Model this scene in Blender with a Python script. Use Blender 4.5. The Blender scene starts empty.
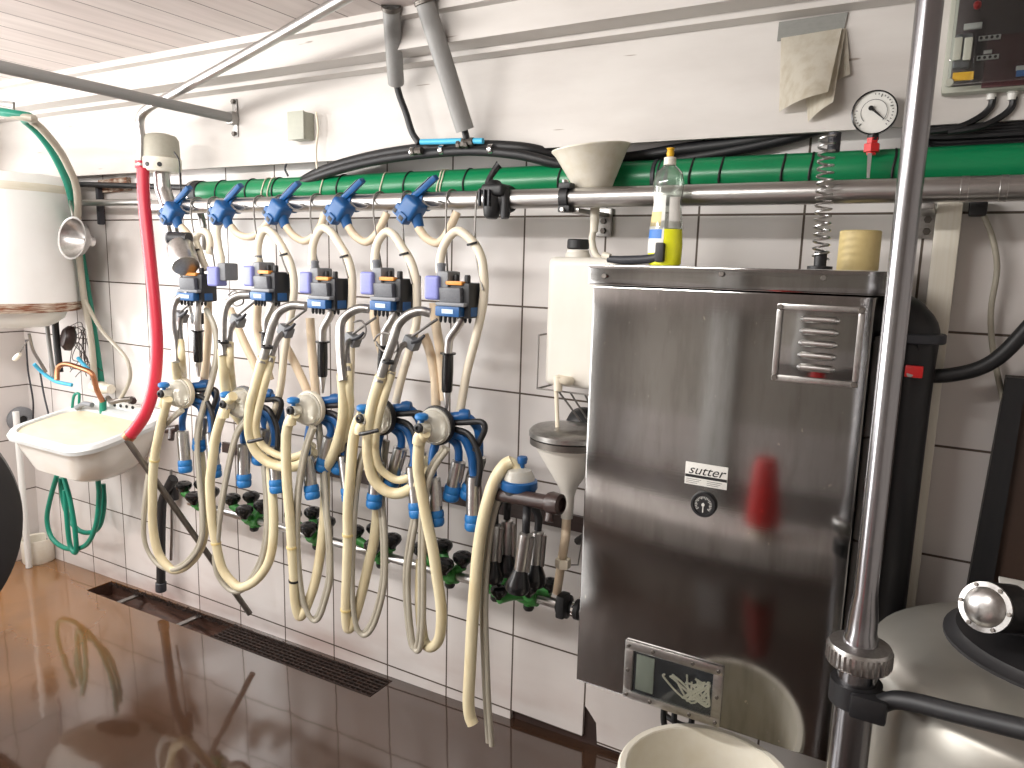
import bpy, bmesh, math, random
from mathutils import Vector as V, Matrix
R = math.radians
rng = random.Random(7)
col = bpy.context.scene.collection
# ------------------------------------------------------------------ camera
F, YAW, PITCH, ROLL = 747.15, -.52336, -.16078, .02655
CAM = V((1.0628, -1.890, 1.4247))
_f = V((math.sin(YAW)*math.cos(PITCH), math.cos(YAW)*math.cos(PITCH), math.sin(PITCH)))
_r = V((math.cos(YAW), -math.sin(YAW), 0)); _u = _r.cross(_f)
RT = math.cos(ROLL)*_r + math.sin(ROLL)*_u; UP = -math.sin(ROLL)*_r + math.cos(ROLL)*_u
cd = bpy.data.cameras.new('camera'); cam = bpy.data.objects.new('camera', cd); col.objects.link(cam)
cd.sensor_width = 36; cd.lens = F/1024*36; cd.clip_start = .02
cam.matrix_world = Matrix((( RT.x, UP.x, -_f.x, CAM.x), (RT.y, UP.y, -_f.y, CAM.y), (RT.z, UP.z, -_f.z, CAM.z), (0, 0, 0, 1)))
bpy.context.scene.camera = cam
# survey helpers: where a sight line of the photograph meets a real plane of the room
def ray(px, py): return (px-512)/F*RT - (py-384)/F*UP + _f
def at(px, py, Y): d = ray(px, py); return CAM + d*((Y-CAM.y)/d.y)
def atz(px, py, Z): d = ray(px, py); return CAM + d*((Z-CAM.z)/d.z)
def atx(px, py, X): d = ray(px, py); return CAM + d*((X-CAM.x)/d.x)
def pix(p): d = V(p)-CAM; z = d.dot(_f); return 512+F*d.dot(RT)/z, 384-F*d.dot(UP)/z
def mpp(p): return (V(p)-CAM).dot(_f)/F
ROW = .25464
def zr(j): return 1.555 - ROW*j
def fz(x): return -.003 + .021*x
# ------------------------------------------------------------------ materials
def hexc(h):
    c = [int(h[i:i+2], 16)/255 for i in (0, 2, 4)]
    return tuple(x/12.92 if x < .04045 else ((x+.055)/1.055)**2.4 for x in c) + (1,)
class NT:
    def __init__(s, name):
        s.m = bpy.data.materials.new(name); s.m.use_nodes = True; s.t = s.m.node_tree
        s.b = s.t.nodes['Principled BSDF']
    def n(s, ty, **k):
        o = s.t.nodes.new(ty)
        for a, v in k.items(): setattr(o, a, v)
        return o
    def l(s, a, b): s.t.links.new(a, b)
    def math(s, op, a, b=None, clamp=False):
        o = s.n('ShaderNodeMath', operation=op, use_clamp=clamp)
        for i, x in enumerate((a, b)):
            if x is None: continue
            if isinstance(x, (int, float)): o.inputs[i].default_value = x
            else: s.l(x, o.inputs[i])
        return o.outputs[0]
    def noise(s, scale, detail=3, vec=None, rough=.55):
        o = s.n('ShaderNodeTexNoise'); o.inputs['Scale'].default_value = scale; o.inputs['Detail'].default_value = detail
        o.inputs['Roughness'].default_value = rough
        if vec is not None: s.l(vec, o.inputs['Vector'])
        return o.outputs['Fac']
    def ramp(s, fac, stops):
        o = s.n('ShaderNodeValToRGB'); e = o.color_ramp.elements
        while len(e) < len(stops): e.new(.5)
        for x, (p, c) in zip(e, stops): x.position = p; x.color = c
        s.l(fac, o.inputs[0]); return o.outputs[0]
    def mix(s, fac, a, b, ty='MIX'):
        o = s.n('ShaderNodeMix', data_type='RGBA', blend_type=ty)
        for i, x in ((0, fac), (6, a), (7, b)):
            if isinstance(x, (int, float)): o.inputs[i].default_value = x
            elif isinstance(x, tuple): o.inputs[i].default_value = x
            else: s.l(x, o.inputs[i])
        return o.outputs[2]
    def bump(s, h, strength=.2, dist=.01):
        o = s.n('ShaderNodeBump'); o.inputs['Strength'].default_value = strength; o.inputs['Distance'].default_value = dist
        s.l(h, o.inputs['Height']); s.l(o.outputs[0], s.b.inputs['Normal'])
    def pos(s): return s.n('ShaderNodeNewGeometry').outputs['Position']
def mat(name, c, rough=.5, metal=0., dirt=.25, dirtc=None, scale=9., spec=.5, trans=0., bump=0., coat=0., emit=0.):
    k = NT(name); c = hexc(c); d = hexc(dirtc) if dirtc else tuple(x*.6 for x in c[:3]) + (1,)
    nz = k.noise(scale, 5)
    fac = k.ramp(nz, [(.42, (0, 0, 0, 1)), (.75, (dirt, dirt, dirt, 1))])
    k.l(k.mix(fac, c, d), k.b.inputs['Base Color'])
    k.b.inputs['Roughness'].default_value = rough; k.b.inputs['Metallic'].default_value = metal
    k.b.inputs['Specular IOR Level'].default_value = spec
    if trans: k.b.inputs['Transmission Weight'].default_value = trans
    if coat: k.b.inputs['Coat Weight'].default_value = coat
    if bump: k.bump(k.noise(scale*6, 3), bump, .004)
    if emit:
        k.b.inputs['Emission Color'].default_value = c; k.b.inputs['Emission Strength'].default_value = emit
    return k.m
M = {}
M['steel'] = mat('brushed_steel', 'c2c0be', .30, 1, .35, '7d7670', 14)
M['steel_dull'] = mat('dull_steel', 'a8a6a3', .36, 1, .4, '5f5852', 10)
M['steel_dark'] = mat('dark_steel', '77726d', .45, 1, .4, '443c36', 16)
M['chrome'] = mat('chrome', 'd8d8d8', .12, 1, .1)
M['copper'] = mat('copper', 'b07a5a', .4, .9, .6, '6d4632', 30)
M['wire'] = mat('galvanised_wire', '7a7672', .45, .4, .2)
M['cream'] = mat('cream_rubber', 'ddd2b0', .38, 0, .45, 'bfa066', 5, spec=.4)
M['peach'] = mat('tan_rubber', 'e0cdb2', .45, 0, .4, 'c9a882', 6, spec=.4)
M['ivory'] = mat('ivory_silicone', 'e2d8c4', .42, 0, .2, 'd6c3a0', 8, spec=.4)
M['greytube'] = mat('translucent_grey_tube', 'a8a294', .3, 0, .45, '7d745f', 7)
M['blue'] = mat('blue_plastic', '15538c', .42, 0, .4, '0f4576', 12)
M['blue_light'] = mat('light_blue_plastic', '236fae', .42, 0, .3, '1a5f9c', 12)
M['blue_tube'] = mat('blue_silicone', '165896', .36, 0, .3, '0e3f78', 12)
M['cyan'] = mat('sky_blue_pipe', '49b3da', .4, 0, .2)
M['lilac'] = mat('lilac_plastic', '7f84c0', .45, 0, .2, '6064a0', 10)
M['black'] = mat('black_rubber', '17171a', .5, 0, .3, '2c2826', 12)
M['black_gloss'] = mat('glossy_black', '141416', .25, 0, .2)
M['charcoal'] = mat('charcoal_plastic', '33343a', .5, 0, .3, '1e1e22', 12)
M['grey'] = mat('grey_plastic', '7d7f83', .5, 0, .3, '585a5d', 10)
M['housing'] = mat('black_housing', '1b1c20', .45, 0, .2)
M['grey_face'] = mat('grey_box_face', '65676c', .45, 0, .5, '4c4e54', 14)
M['pvc'] = mat('grey_conduit', '8f8e8c', .5, 0, .25, '6c6863', 7)
M['orange'] = mat('orange_strip', 'e08a2c', .4, 0, .4, 'f2d28a', 60)
M['display'] = mat('display_panel', 'cfe4f4', .3, 0, .5, '5da8de', 60, emit=.0)
M['red'] = mat('red_rubber', 'c32a3e', .38, 0, .3, '962034', 5)
M['red_plastic'] = mat('red_plastic', 'd42424', .4, 0, .2)
M['green_pipe'] = mat('green_pipe', '0a7c4c', .3, 0, .25, '086038', 3)
M['green'] = mat('green_plastic', '3c8a3e', .42, 0, .5, '2a5a30', 10)
M['green_hose'] = mat('green_hose', '12806a', .4, 0, .25, '0c5a4a', 8)
M['white'] = mat('white_enamel', 'e4e5e3', .3, 0, .25, 'cfcdc6', 4)
M['white_plastic'] = mat('white_plastic', 'e6e1d4', .4, 0, .3, 'cdbf9f', 6)
M['offwhite'] = mat('yellowed_white', 'dcd6c8', .45, 0, .45, 'c2b695', 6)
M['beige'] = mat('beige_tape', 'd9c48a', .5, 0, .2, 'c5ab6c', 8)
M['capgrey'] = mat('regulator_grey', 'a9a597', .5, 0, .2)
M['brown'] = mat('brown_rubber', '3a2b28', .35, 0, .6, '1d1716', 10)
M['brownwood'] = mat('dark_brown_board', '3c2a20', .6, 0, .5, '241812', 6)
M['rust'] = mat('rusted_edge', '7a4a30', .8, 0, 1.0, 'e2dccb', 7, bump=.3)
M['paper'] = mat('stained_paper', 'e2dccf', .8, 0, .5, 'bfb196', 6)
M['tape'] = mat('grey_tape', '84847f', .6, 0, .3)
M['panelgrey'] = mat('panel_grey', 'a8a99c', .5, 0, .2)
M['panelred'] = mat('panel_maroon', '4a1f22', .5, 0, .6, '1f1416', 20)
M['yellow'] = mat('yellow_sticker', 'e2ae1e', .5, 0, .3, '6d4a12', 50)
M['labelblue'] = mat('blue_label', '3b78c4', .5, 0, .2)
M['labelwhite'] = mat('white_label', 'dcdad4', .5, 0, .2)
M['ink'] = mat('black_ink', '151515', .6, 0, 0)
M['dial'] = mat('gauge_dial', 'e4e3dd', .4, 0, .1)
M['rubbergrey'] = mat('dark_grey_rubber', '2b2a2c', .55, 0, .3, '1c1b1c', 6)
M['dirt'] = mat('drain_sludge', '4a3024', .5, 0, .9, '2a1b16', 12, bump=.5)
M['iron'] = mat('rusty_iron_grate', '241e1c', .5, .5, .7, '5a4034', 30, bump=.3)
M['render'] = mat('bare_render', '3a2721', .85, 0, .9, '211714', 40, bump=.6)
M['stain'] = mat('stained_sink_inside', 'd6c8ae', .3, 0, .4, 'bda986', 5)
M['rimgrey'] = mat('sink_rim', 'cdd0d0', .3, 0, .4, 'aeb0a8', 5)
M['panelback'] = mat('panel_back', '3a3030', .5, 0, .4, '251d1d', 12)
M['poststeel'] = mat('post_steel', 'a09fa2', .22, 1, .3, '7a7674', 8)
M['tank'] = mat('milk_tank_shell', 'aeaba4', .36, .6, .4, '8d8676', 3)
M['bottle'] = mat('clear_plastic', 'eef2ee', .06, 0, 0, trans=.95)
M['soap'] = mat('yellow_soap', 'e3e42c', .15, 0, .1)
M['glass'] = mat('clear_window', 'e8eeee', .04, 0, 0, trans=1.0)
M['bowl'] = mat('clear_milk_bowl', 'ece8dc', .1, 0, .2, 'cfc4a0', 8, trans=.5)
M['milkcan'] = mat('translucent_canister', 'e7e2d8', .42, 0, .15, 'd6cdbc', 5, trans=.12)
M['ceramic'] = mat('sink_enamel', 'e3e0d9', .22, 0, .35, 'd6ccb8', 4)

M['frontwall'] = mat('painted_wall', 'bdb8b0', .7, 0, .4, '8c857b', 2)
def tile_mat():
    k = NT('wall_tiles'); p = k.pos(); s = k.n('ShaderNodeSeparateXYZ'); k.l(p, s.inputs[0])
    def grid(o, org, size):
        t = k.math('DIVIDE', k.math('SUBTRACT', o, org), size)
        fr = k.math('FRACT', k.math('ADD', t, 100.0)); d = k.math('ABSOLUTE', k.math('SUBTRACT', fr, .5))
        return k.math('GREATER_THAN', d, .5-.0027/size), k.math('FLOOR', k.math('ADD', t, 100.0))
    xy = k.math('SUBTRACT', s.outputs[0], s.outputs[1])
    gx, ix = grid(xy, 0.0, .25); gz, iz = grid(s.outputs[2], zr(0), ROW)
    g = k.math('MAXIMUM', gx, gz)
    cv = k.n('ShaderNodeCombineXYZ'); k.l(ix, cv.inputs[0]); k.l(iz, cv.inputs[1])
    wn = k.n('ShaderNodeTexWhiteNoise'); k.l(cv.outputs[0], wn.inputs[0])
    base = k.mix(wn.outputs[0], hexc('d4cecb'), hexc('ded9d6'))
    st = k.ramp(k.noise(2.2, 6), [(.5, (0, 0, 0, 1)), (.8, (.35, .35, .35, 1))])
    base = k.mix(st, base, hexc('b3a092'))
    low = k.math('MULTIPLY', k.math('SUBTRACT', .22, s.outputs[2], True), 2.2, True)
    low = k.math('MULTIPLY', low, k.ramp(k.noise(9, 5), [(.45, (0, 0, 0, 1)), (.7, (1, 1, 1, 1))]))
    base = k.mix(low, base, hexc('9c6f62'))
    c = k.mix(g, base, hexc('54483f')); k.l(c, k.b.inputs['Base Color'])
    k.l(k.math('ADD', k.math('MULTIPLY', g, .5), .22), k.b.inputs['Roughness'])
    k.bump(k.math('ADD', k.math('MULTIPLY', g, -1.0), k.math('MULTIPLY', k.noise(5, 2), .25)), .35, .003)
    return k.m
M['tile'] = tile_mat()
def board_mat():
    k = NT('painted_boards'); p = k.pos()
    mp = k.n('ShaderNodeMapping'); mp.inputs['Scale'].default_value = (1.2, 1, 5); k.l(p, mp.inputs[0])
    a = k.ramp(k.noise(2.0, 6, mp.outputs[0]), [(.45, (0, 0, 0, 1)), (.85, (.5, .5, .5, 1))])
    c = k.mix(a, hexc('cdc8c3'), hexc('aca39d'))
    sp = k.ramp(k.noise(26, 2), [(.73, (0, 0, 0, 1)), (.76, (.7, .7, .7, 1))])
    c = k.mix(sp, c, hexc('7a6a5a')); k.l(c, k.b.inputs['Base Color']); k.b.inputs['Roughness'].default_value = .55
    k.bump(k.noise(14, 4, mp.outputs[0]), .12, .004); return k.m
M['board'] = board_mat()
def ceil_mat():
    k = NT('ceiling_planks'); p = k.pos(); s = k.n('ShaderNodeSeparateXYZ'); k.l(p, s.inputs[0])
    t = k.math('DIVIDE', k.math('ADD', s.outputs[0], 20.03), .145)
    fr = k.math('FRACT', t); g = k.math('LESS_THAN', fr, .035)
    cv = k.n('ShaderNodeCombineXYZ'); k.l(k.math('FLOOR', t), cv.inputs[0])
    wn = k.n('ShaderNodeTexWhiteNoise'); k.l(cv.outputs[0], wn.inputs[0])
    mp = k.n('ShaderNodeMapping'); mp.inputs['Scale'].default_value = (9, .8, 1); k.l(p, mp.inputs[0])
    base = k.mix(wn.outputs[0], hexc('d6c9c4'), hexc('dfd5d0'))
    base = k.mix(k.ramp(k.noise(3, 5, mp.outputs[0]), [(.4, (0, 0, 0, 1)), (.8, (.5, .5, .5, 1))]), base, hexc('ada09a'))
    k.l(k.mix(g, base, hexc('70605c')), k.b.inputs['Base Color']); k.b.inputs['Roughness'].default_value = .5
    k.bump(k.math('MULTIPLY', g, -1.0), .4, .004); return k.m
M['ceil'] = ceil_mat()
def floor_mat():
    k = NT('wet_floor'); p = k.pos()
    a = k.noise(1.3, 5); b = k.noise(6, 6)
    c = k.ramp(a, [(.3, hexc('231b18')), (.5, hexc('32251f')), (.68, hexc('4c3527'))])
    vd = k.n('ShaderNodeVectorMath', operation='DISTANCE'); k.l(p, vd.inputs[0]); vd.inputs[1].default_value = (-2.75, -.75, -.05)
    mud = k.math('SUBTRACT', 1.15, k.math('ADD', k.math('MULTIPLY', vd.outputs['Value'], .6), k.math('MULTIPLY', k.noise(3, 4), .5)), True)
    c = k.mix(k.math('MULTIPLY', mud, 1.2, True), c, hexc('b07a42'))
    c = k.mix(k.ramp(b, [(.5, (0, 0, 0, 1)), (.75, (.7, .7, .7, 1))]), c, hexc('2c211d'))
    k.l(c, k.b.inputs['Base Color'])
    k.l(k.ramp(a, [(.35, (.03, .03, .03, 1)), (.7, (.10, .10, .10, 1))]), k.b.inputs['Roughness'])
    k.b.inputs['IOR'].default_value = 1.65; k.b.inputs['Specular IOR Level'].default_value = .7
    k.b.inputs['Coat Weight'].default_value = .45; k.b.inputs['Coat Roughness'].default_value = .04
    h = k.math('ADD', k.math('MULTIPLY', k.noise(9, 2), 1.0), k.math('MULTIPLY', k.noise(38, 2), .22))
    o = k.n('ShaderNodeBump'); o.inputs['Strength'].default_value = .22; o.inputs['Distance'].default_value = .01
    k.l(h, o.inputs['Height']); k.l(o.outputs[0], k.b.inputs['Normal']); k.l(o.outputs[0], k.b.inputs['Coat Normal'])
    return k.m
M['floor'] = floor_mat()
def sheet_mat():
    k = NT('stained_steel_sheet'); p = k.pos()
    mp = k.n('ShaderNodeMapping'); mp.inputs['Scale'].default_value = (1.2, 1, 40); k.l(p, mp.inputs[0])
    mq = k.n('ShaderNodeMapping'); mq.inputs['Scale'].default_value = (14, 3, 2.5); k.l(p, mq.inputs[0])
    st = k.noise(3, 6, mq.outputs[0]); br = k.noise(12, 3, mp.outputs[0])
    c = k.mix(k.ramp(st, [(.45, (0, 0, 0, 1)), (.75, (.5, .5, .5, 1))]), hexc('a09f9e'), hexc('7d7974'))
    sp = k.ramp(k.noise(55, 2), [(.70, (0, 0, 0, 1)), (.73, (.8, .8, .8, 1))]); c = k.mix(sp, c, hexc('c8c4bc'))
    k.l(c, k.b.inputs['Base Color']); k.b.inputs['Metallic'].default_value = 1
    k.l(k.math('ADD', .05, k.math('MULTIPLY', st, .09)), k.b.inputs['Roughness'])
    k.bump(k.math('ADD', k.math('MULTIPLY', br, .02), k.noise(2.2, 1)), .05, .02); return k.m
M['sheet'] = sheet_mat()
# ------------------------------------------------------------------ mesh helpers
def smooth(pts, n=6):
    pts = [V(p) for p in pts]
    if len(pts) < 3: return pts
    out = []; q = [2*pts[0]-pts[1]] + pts + [2*pts[-1]-pts[-2]]
    for i in range(1, len(q)-2):
        a, b, c, d = q[i-1:i+3]
        for j in range(n):
            t = j/n
            out.append(.5*((2*b) + (c-a)*t + (2*a-5*b+4*c-d)*t*t + (3*b-a-3*c+d)*t**3))
    return out + [pts[-1]]
class MB:
    def __init__(s): s.b = bmesh.new()
    def box(s, lo, hi, bev=0, rot=None, seg=2):
        lo, hi = V(lo), V(hi); c = (lo+hi)/2; d = hi-lo
        m = Matrix.Translation(c)
        if rot is not None: m = m @ rot.to_4x4()
        m = m @ Matrix.Diagonal((abs(d.x), abs(d.y), abs(d.z), 1))
        g = bmesh.ops.create_cube(s.b, size=1, matrix=m)
        if bev:
            es = {e for v in g['verts'] for e in v.link_edges}
            bmesh.ops.bevel(s.b, geom=list(es), offset=bev, segments=seg, affect='EDGES', profile=.6)
        return s
    def tube(s, pts, r, seg=10, sm=True, n=6, cap=True, closed=False):
        p = smooth(pts, n) if sm else [V(x) for x in pts]
        if not hasattr(r, '__len__'): rs = [r]*len(p)
        else:
            rs = []
            for i in range(len(p)):
                t = i/(len(p)-1)*(len(r)-1); a = min(int(t), len(r)-2); rs.append(r[a]+(r[a+1]-r[a])*(t-a))
        t0 = (p[1]-p[0]).normalized(); nrm = t0.orthogonal().normalized(); rings = []
        for i, x in enumerate(p):
            if closed: t = (p[(i+1) % len(p)]-p[i-1])
            else: t = p[min(i+1, len(p)-1)]-p[max(i-1, 0)]
            if t.length < 1e-9: t = t0
            t = t.normalized(); nrm = (nrm - t*nrm.dot(t))
            if nrm.length < 1e-6: nrm = t.orthogonal()
            nrm.normalize(); bn = t.cross(nrm)
            rings.append([s.b.verts.new(x + rs[i]*(math.cos(2*math.pi*k/seg)*nrm + math.sin(2*math.pi*k/seg)*bn)) for k in range(seg)])
        m = len(rings)
        for i in range(m if closed else m-1):
            a, c = rings[i], rings[(i+1) % m]
            for k in range(seg): s.b.faces.new((a[k], a[(k+1) % seg], c[(k+1) % seg], c[k]))
        if cap and not closed:
            s.b.faces.new(rings[0][::-1]); s.b.faces.new(rings[-1])
        return s
    def lathe(s, org, axis, prof, seg=24, sx=1, sy=1):
        org = V(org); ax = V(axis).normalized(); e = V((0, 0, 1)) if abs(ax.z) < .9 else V((1, 0, 0))
        u = e.cross(ax).normalized(); w = ax.cross(u); rings = []
        for r, h in prof:
            if r < 1e-6: rings.append([s.b.verts.new(org+ax*h)])
            else: rings.append([s.b.verts.new(org+ax*h+r*(sx*math.cos(2*math.pi*k/seg)*u + sy*math.sin(2*math.pi*k/seg)*w)) for k in range(seg)])
        for a, c in zip(rings, rings[1:]):
            for k in range(seg):
                k2 = (k+1) % seg
                if len(a) == 1 and len(c) == 1: continue
                if len(a) == 1: s.b.faces.new((a[0], c[k2], c[k]))
                elif len(c) == 1: s.b.faces.new((a[k], a[k2], c[0]))
                else: s.b.faces.new((a[k], a[k2], c[k2], c[k]))
        return s
    def cyl(s, a, b, r, seg=20, bev=0):
        a, b = V(a), V(b); L = (b-a).length
        e = bev or min(r, L)*.12
        return s.lathe(a, b-a, [(0, 0), (r-e, 0), (r, e), (r, L-e), (r-e, L), (0, L)], seg)
    def prism(s, poly, vec):
        a = [s.b.verts.new(V(p)) for p in poly]; c = [s.b.verts.new(V(p)+V(vec)) for p in poly]; n = len(a)
        s.b.faces.new(a); s.b.faces.new(c[::-1])
        for i in range(n): s.b.faces.new((a[i], c[i], c[(i+1) % n], a[(i+1) % n]))
        return s
    def quad(s, *p):
        s.b.faces.new([s.b.verts.new(V(x)) for x in p]); return s
    def grid(s, fn, nu, nv):
        g = [[s.b.verts.new(V(fn(i/nu, j/nv))) for j in range(nv+1)] for i in range(nu+1)]
        for i in range(nu):
            for j in range(nv): s.b.faces.new((g[i][j], g[i+1][j], g[i+1][j+1], g[i][j+1]))
        return s
    def xf(s, m): bmesh.ops.transform(s.b, matrix=m, verts=s.b.verts); return s
    def build(s, name, m, parent=None, angle=40, solid=0):
        b = s.b
        if solid: bmesh.ops.solidify(b, geom=b.faces[:], thickness=solid)
        bmesh.ops.recalc_face_normals(b, faces=b.faces)
        me = bpy.data.meshes.new(name)
        if parent is None:
            xs = [v.co for v in b.verts]
            o0 = V(((min(v.x for v in xs)+max(v.x for v in xs))/2, (min(v.y for v in xs)+max(v.y for v in xs))/2, min(v.z for v in xs)))
        else: o0 = V(parent.get('_org', (0, 0, 0)))
        bmesh.ops.translate(b, verts=b.verts, vec=-o0)
        for f in b.faces: f.smooth = True
        b.to_mesh(me); b.free(); me.set_sharp_from_angle(angle=R(angle))
        ms = m if isinstance(m, str) else m
        me.materials.append(M[ms] if isinstance(ms, str) else ms)
        o = bpy.data.objects.new(name, me); col.objects.link(o)
        if parent is None: o.location = o0
        else: o.parent = parent
        o['_org'] = list(o0)
        return o
def tag(o, label, cat, group=None, kind=None):
    o['label'] = label; o['category'] = cat
    if group: o['group'] = group
    if kind: o['kind'] = kind
    return o
def thing(name, label, cat, loc, group=None, rz=0):
    o = bpy.data.objects.new(name, None); col.objects.link(o); o.location = loc; o.rotation_euler.z = rz
    o.empty_display_size = .05; o['_org'] = list(loc) if rz == 0 else [0, 0, 0]
    return tag(o, label, cat, group)
def local(name, label, cat, loc, group=None, rz=0):   # parts are given in the thing's own frame
    o = thing(name, label, cat, loc, group, rz); o.rotation_euler.z = rz; o['_org'] = [0, 0, 0]; return o
def struct(o, label): return tag(o, label, 'room', kind='structure')
def path(pts, Y0, Y1=None):
    Y1 = Y0 if Y1 is None else Y1; n = len(pts)-1; out = []
    for i, p in enumerate(pts):
        Y = p[2] if len(p) > 2 else Y0+(Y1-Y0)*i/n
        out.append(at(p[0], p[1], Y))
    return out
def text_mesh(txt, size, m, parent, mtx, name, shear=0, sx=1):
    cu = bpy.data.curves.new('t', 'FONT'); cu.body = txt; cu.size = size; cu.shear = shear; cu.extrude = .0003; cu.align_x = 'CENTER'; cu.resolution_u = 3
    to = bpy.data.objects.new('t', cu); col.objects.link(to); bpy.context.view_layer.update()
    dg = bpy.context.evaluated_depsgraph_get(); me = bpy.data.meshes.new_from_object(to.evaluated_get(dg))
    bpy.data.objects.remove(to)
    mb = MB(); mb.b.from_mesh(me); mb.xf(mtx @ Matrix.Diagonal((sx, 1, 1, 1))); return mb.build(name, m, parent)
# text lies in XY plane: this turns it upright, facing -y
def face_front(p): return Matrix.Translation(V(p)) @ Matrix.Rotation(R(90), 4, 'X')
#@@ROOM
# ------------------------------------------------------------------ room shell
XL, XR, YB, ZC = -2.70, 2.6, -4.4, None
# edges of the boarding read at one station of the wall
y0 = -.065; za = at(370, 74, y0).z; y1 = atz(370, 68.5, za).y; zb = at(370, 63, y1).z; y2 = atz(370, 54, zb).y
zc = at(370, 26, y2).z; y3 = atz(370, 21, zc).y; ZC = at(370, 13, y3).z
ZB = at(512, 150, y0).z
def xprism(prof, xa, xb): return MB().prism([(xa, y, z) for y, z in prof], (xb-xa, 0, 0))
b = MB()
zb6 = zr(6)
b.prism([(XL, .0, -.09), (0, .0, -.03), (0, 0, zb6), (.247, 0, zb6), (.247, 0, ZB+.1), (XL, 0, ZB+.1)], (0, .012, 0))
pb = at(586, 705, 0); pc = at(597, 744, 0)
b.prism([(.247, 0, pb.z), (pb.x+.004, 0, pb.z-.01), (pc.x-.006, 0, (pb.z+pc.z)/2+.01), (pc.x, 0, pc.z), (XR, 0, zb6-.004), (XR, 0, ZB+.1), (.247, 0, ZB+.1)], (0, .012, 0))
w = struct(b.build('wall_back', 'tile', None, 30), 'white square tiled wall with dark grout behind the milking gear')
b = MB().box((XL-.2, .012, -.3), (XR+.2, .2, 2.5)); struct(b.build('wall_masonry', 'render'), 'bare brown masonry showing below the missing tile edge')
prof = [(y0, ZB), (y0, za), (y1, za), (y1, zb), (y2, zb), (y2, zc), (y3, zc), (y3, ZC), (.012, ZC), (.012, zb), (y0+.014, zb), (y0+.014, ZB)]
struct(xprism(prof, XL, XR).build('trim_1', 'board', None, 20), 'overlapping white painted boards above the tiles')
DO0, DO1, DZ = -3.1, -.95, 2.0
b = MB().box((XL-.15, -.55, -.2), (XL, .02, 2.6)).box((XL-.15, -1.95, -.2), (XL, -.55, .9)).box((XL-.15, -2.65, -.2), (XL, -1.95, 2.6)); struct(b.build('wall_left', 'tile'), 'tiled side wall with a window opening behind the water heater')
b = MB().box((XL-.15, YB, -.2), (XL, -3.95, 2.6)).box((XL-.15, -3.95, 2.05), (XL, -2.65, 2.6)).box((XL-.15, -1.95, 2.05), (XL, -.55, 2.6)); struct(b.build('wall_doorside', 'board'), 'boards over the window and the open doorway at the left')
b = MB().box((XR, YB, -.2), (XR+.15, .02, 2.6)); struct(b.build('wall_right', 'board'), 'side wall out at the right')
b = MB().box((XL-.15, YB-.15, .75), (XR+.15, YB, 2.6)); struct(b.build('wall_front', 'frontwall'), 'grey wall opposite the tiled wall')
b = MB().box((XL-.15, YB-.15, -.2), (XR+.15, YB+.01, .75)); struct(b.build('wall_front_tiles', 'tile'), 'tiled lower part of the wall opposite')
b = MB().box((XL-.2, YB-.2, ZC), (XR+.2, y3+.05, ZC+.06)); struct(b.build('ceiling', 'ceil'), 'pinkish white plank ceiling')
# floor with the drain channel left open
TX0, TX1 = -2.085, -.462; TY0, TY1 = -.135, -.018
def fp(x, y): return (x, y, fz(x))
b = MB()
for xa, xb, ya, yb in ((XL-.1, TX0, YB-.1, .02), (TX1, XR+.1, YB-.1, .02), (TX0, TX1, YB-.1, TY0), (TX0, TX1, TY1, .02)):
    b.prism([fp(xa, ya), fp(xb, ya), fp(xb, yb), fp(xa, yb)], (0, 0, -.09))
bmesh.ops.remove_doubles(b.b, verts=b.b.verts, dist=1e-4)
struct(b.build('floor', 'floor'), 'wet brown concrete floor mirroring the wall')
b = MB()
def lump(u, v):
    x = TX0+.001+(TX1-TX0-.002)*u; y = TY0+.001+(TY1-TY0-.002)*v
    return (x, y, fz(x)-.055+.012*math.sin(9*x+3*y*20)+.006*rng.random())
b.grid(lump, 90, 8)
for (xa, ya, xb, yb) in ((TX0, TY0, TX1, TY0), (TX0, TY1, TX1, TY1), (TX0, TY0, TX0, TY1), (TX1, TY0, TX1, TY1)):
    sx_ = .002 if xa == xb == TX0 else (-.002 if xa == xb else 0); sy_ = (.002 if ya == TY0 else -.002) if ya == yb else 0
    b.quad((xa+sx_, ya+sy_, fz(xa)-.075), (xb+sx_, yb+sy_, fz(xb)-.075), (xb+sx_, yb+sy_, fz(xb)-.004), (xa+sx_, ya+sy_, fz(xa)-.004))
struct(b.build('floor_channel', 'dirt'), 'brown sludge in the bottom of the open floor drain')

w = thing('drain_grate', 'rusty dark drain grate covering the right half of the floor channel', 'grate', (-.86, -.077, fz(-.86)-.01))
GX0 = at(232, 627, -.03).x
b = MB()
for i in range(34):
    x = GX0+.008+(TX1-GX0-.016)*i/33
    b.box((x-.003, TY0+.004, fz(x)-.014), (x+.003, TY1-.004, fz(x)-.002))
b.build('cross_bar_set', 'iron', w)
b = MB()
for j in range(7):
    y = TY0+.006+(TY1-TY0-.012)*j/6
    b.prism([(GX0, y-.003, fz(GX0)-.012), (TX1-.004, y-.003, fz(TX1)-.012), (TX1-.004, y-.003, fz(TX1)+.001), (GX0, y-.003, fz(GX0)+.001)], (0, .006, 0))
b.build('long_bar_set', 'iron', w)
for px, nm in ((128, 'rusty flat support bar across the open drain, nearer the basin'), (188, 'rusty flat support bar across the open drain, next to the grate')):
    x = at(px, 590 if px < 150 else 620, -.08).x
    tag(MB().box((x-.012, TY0+.001, fz(x)-.016), (x+.012, TY1-.001, fz(x)-.006), .002).build('drain_support_bar', 'steel_dull'), nm, 'bar', 'bars across the open drain')
b = MB()   # matted dirt along the wall edge of the drain
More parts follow.
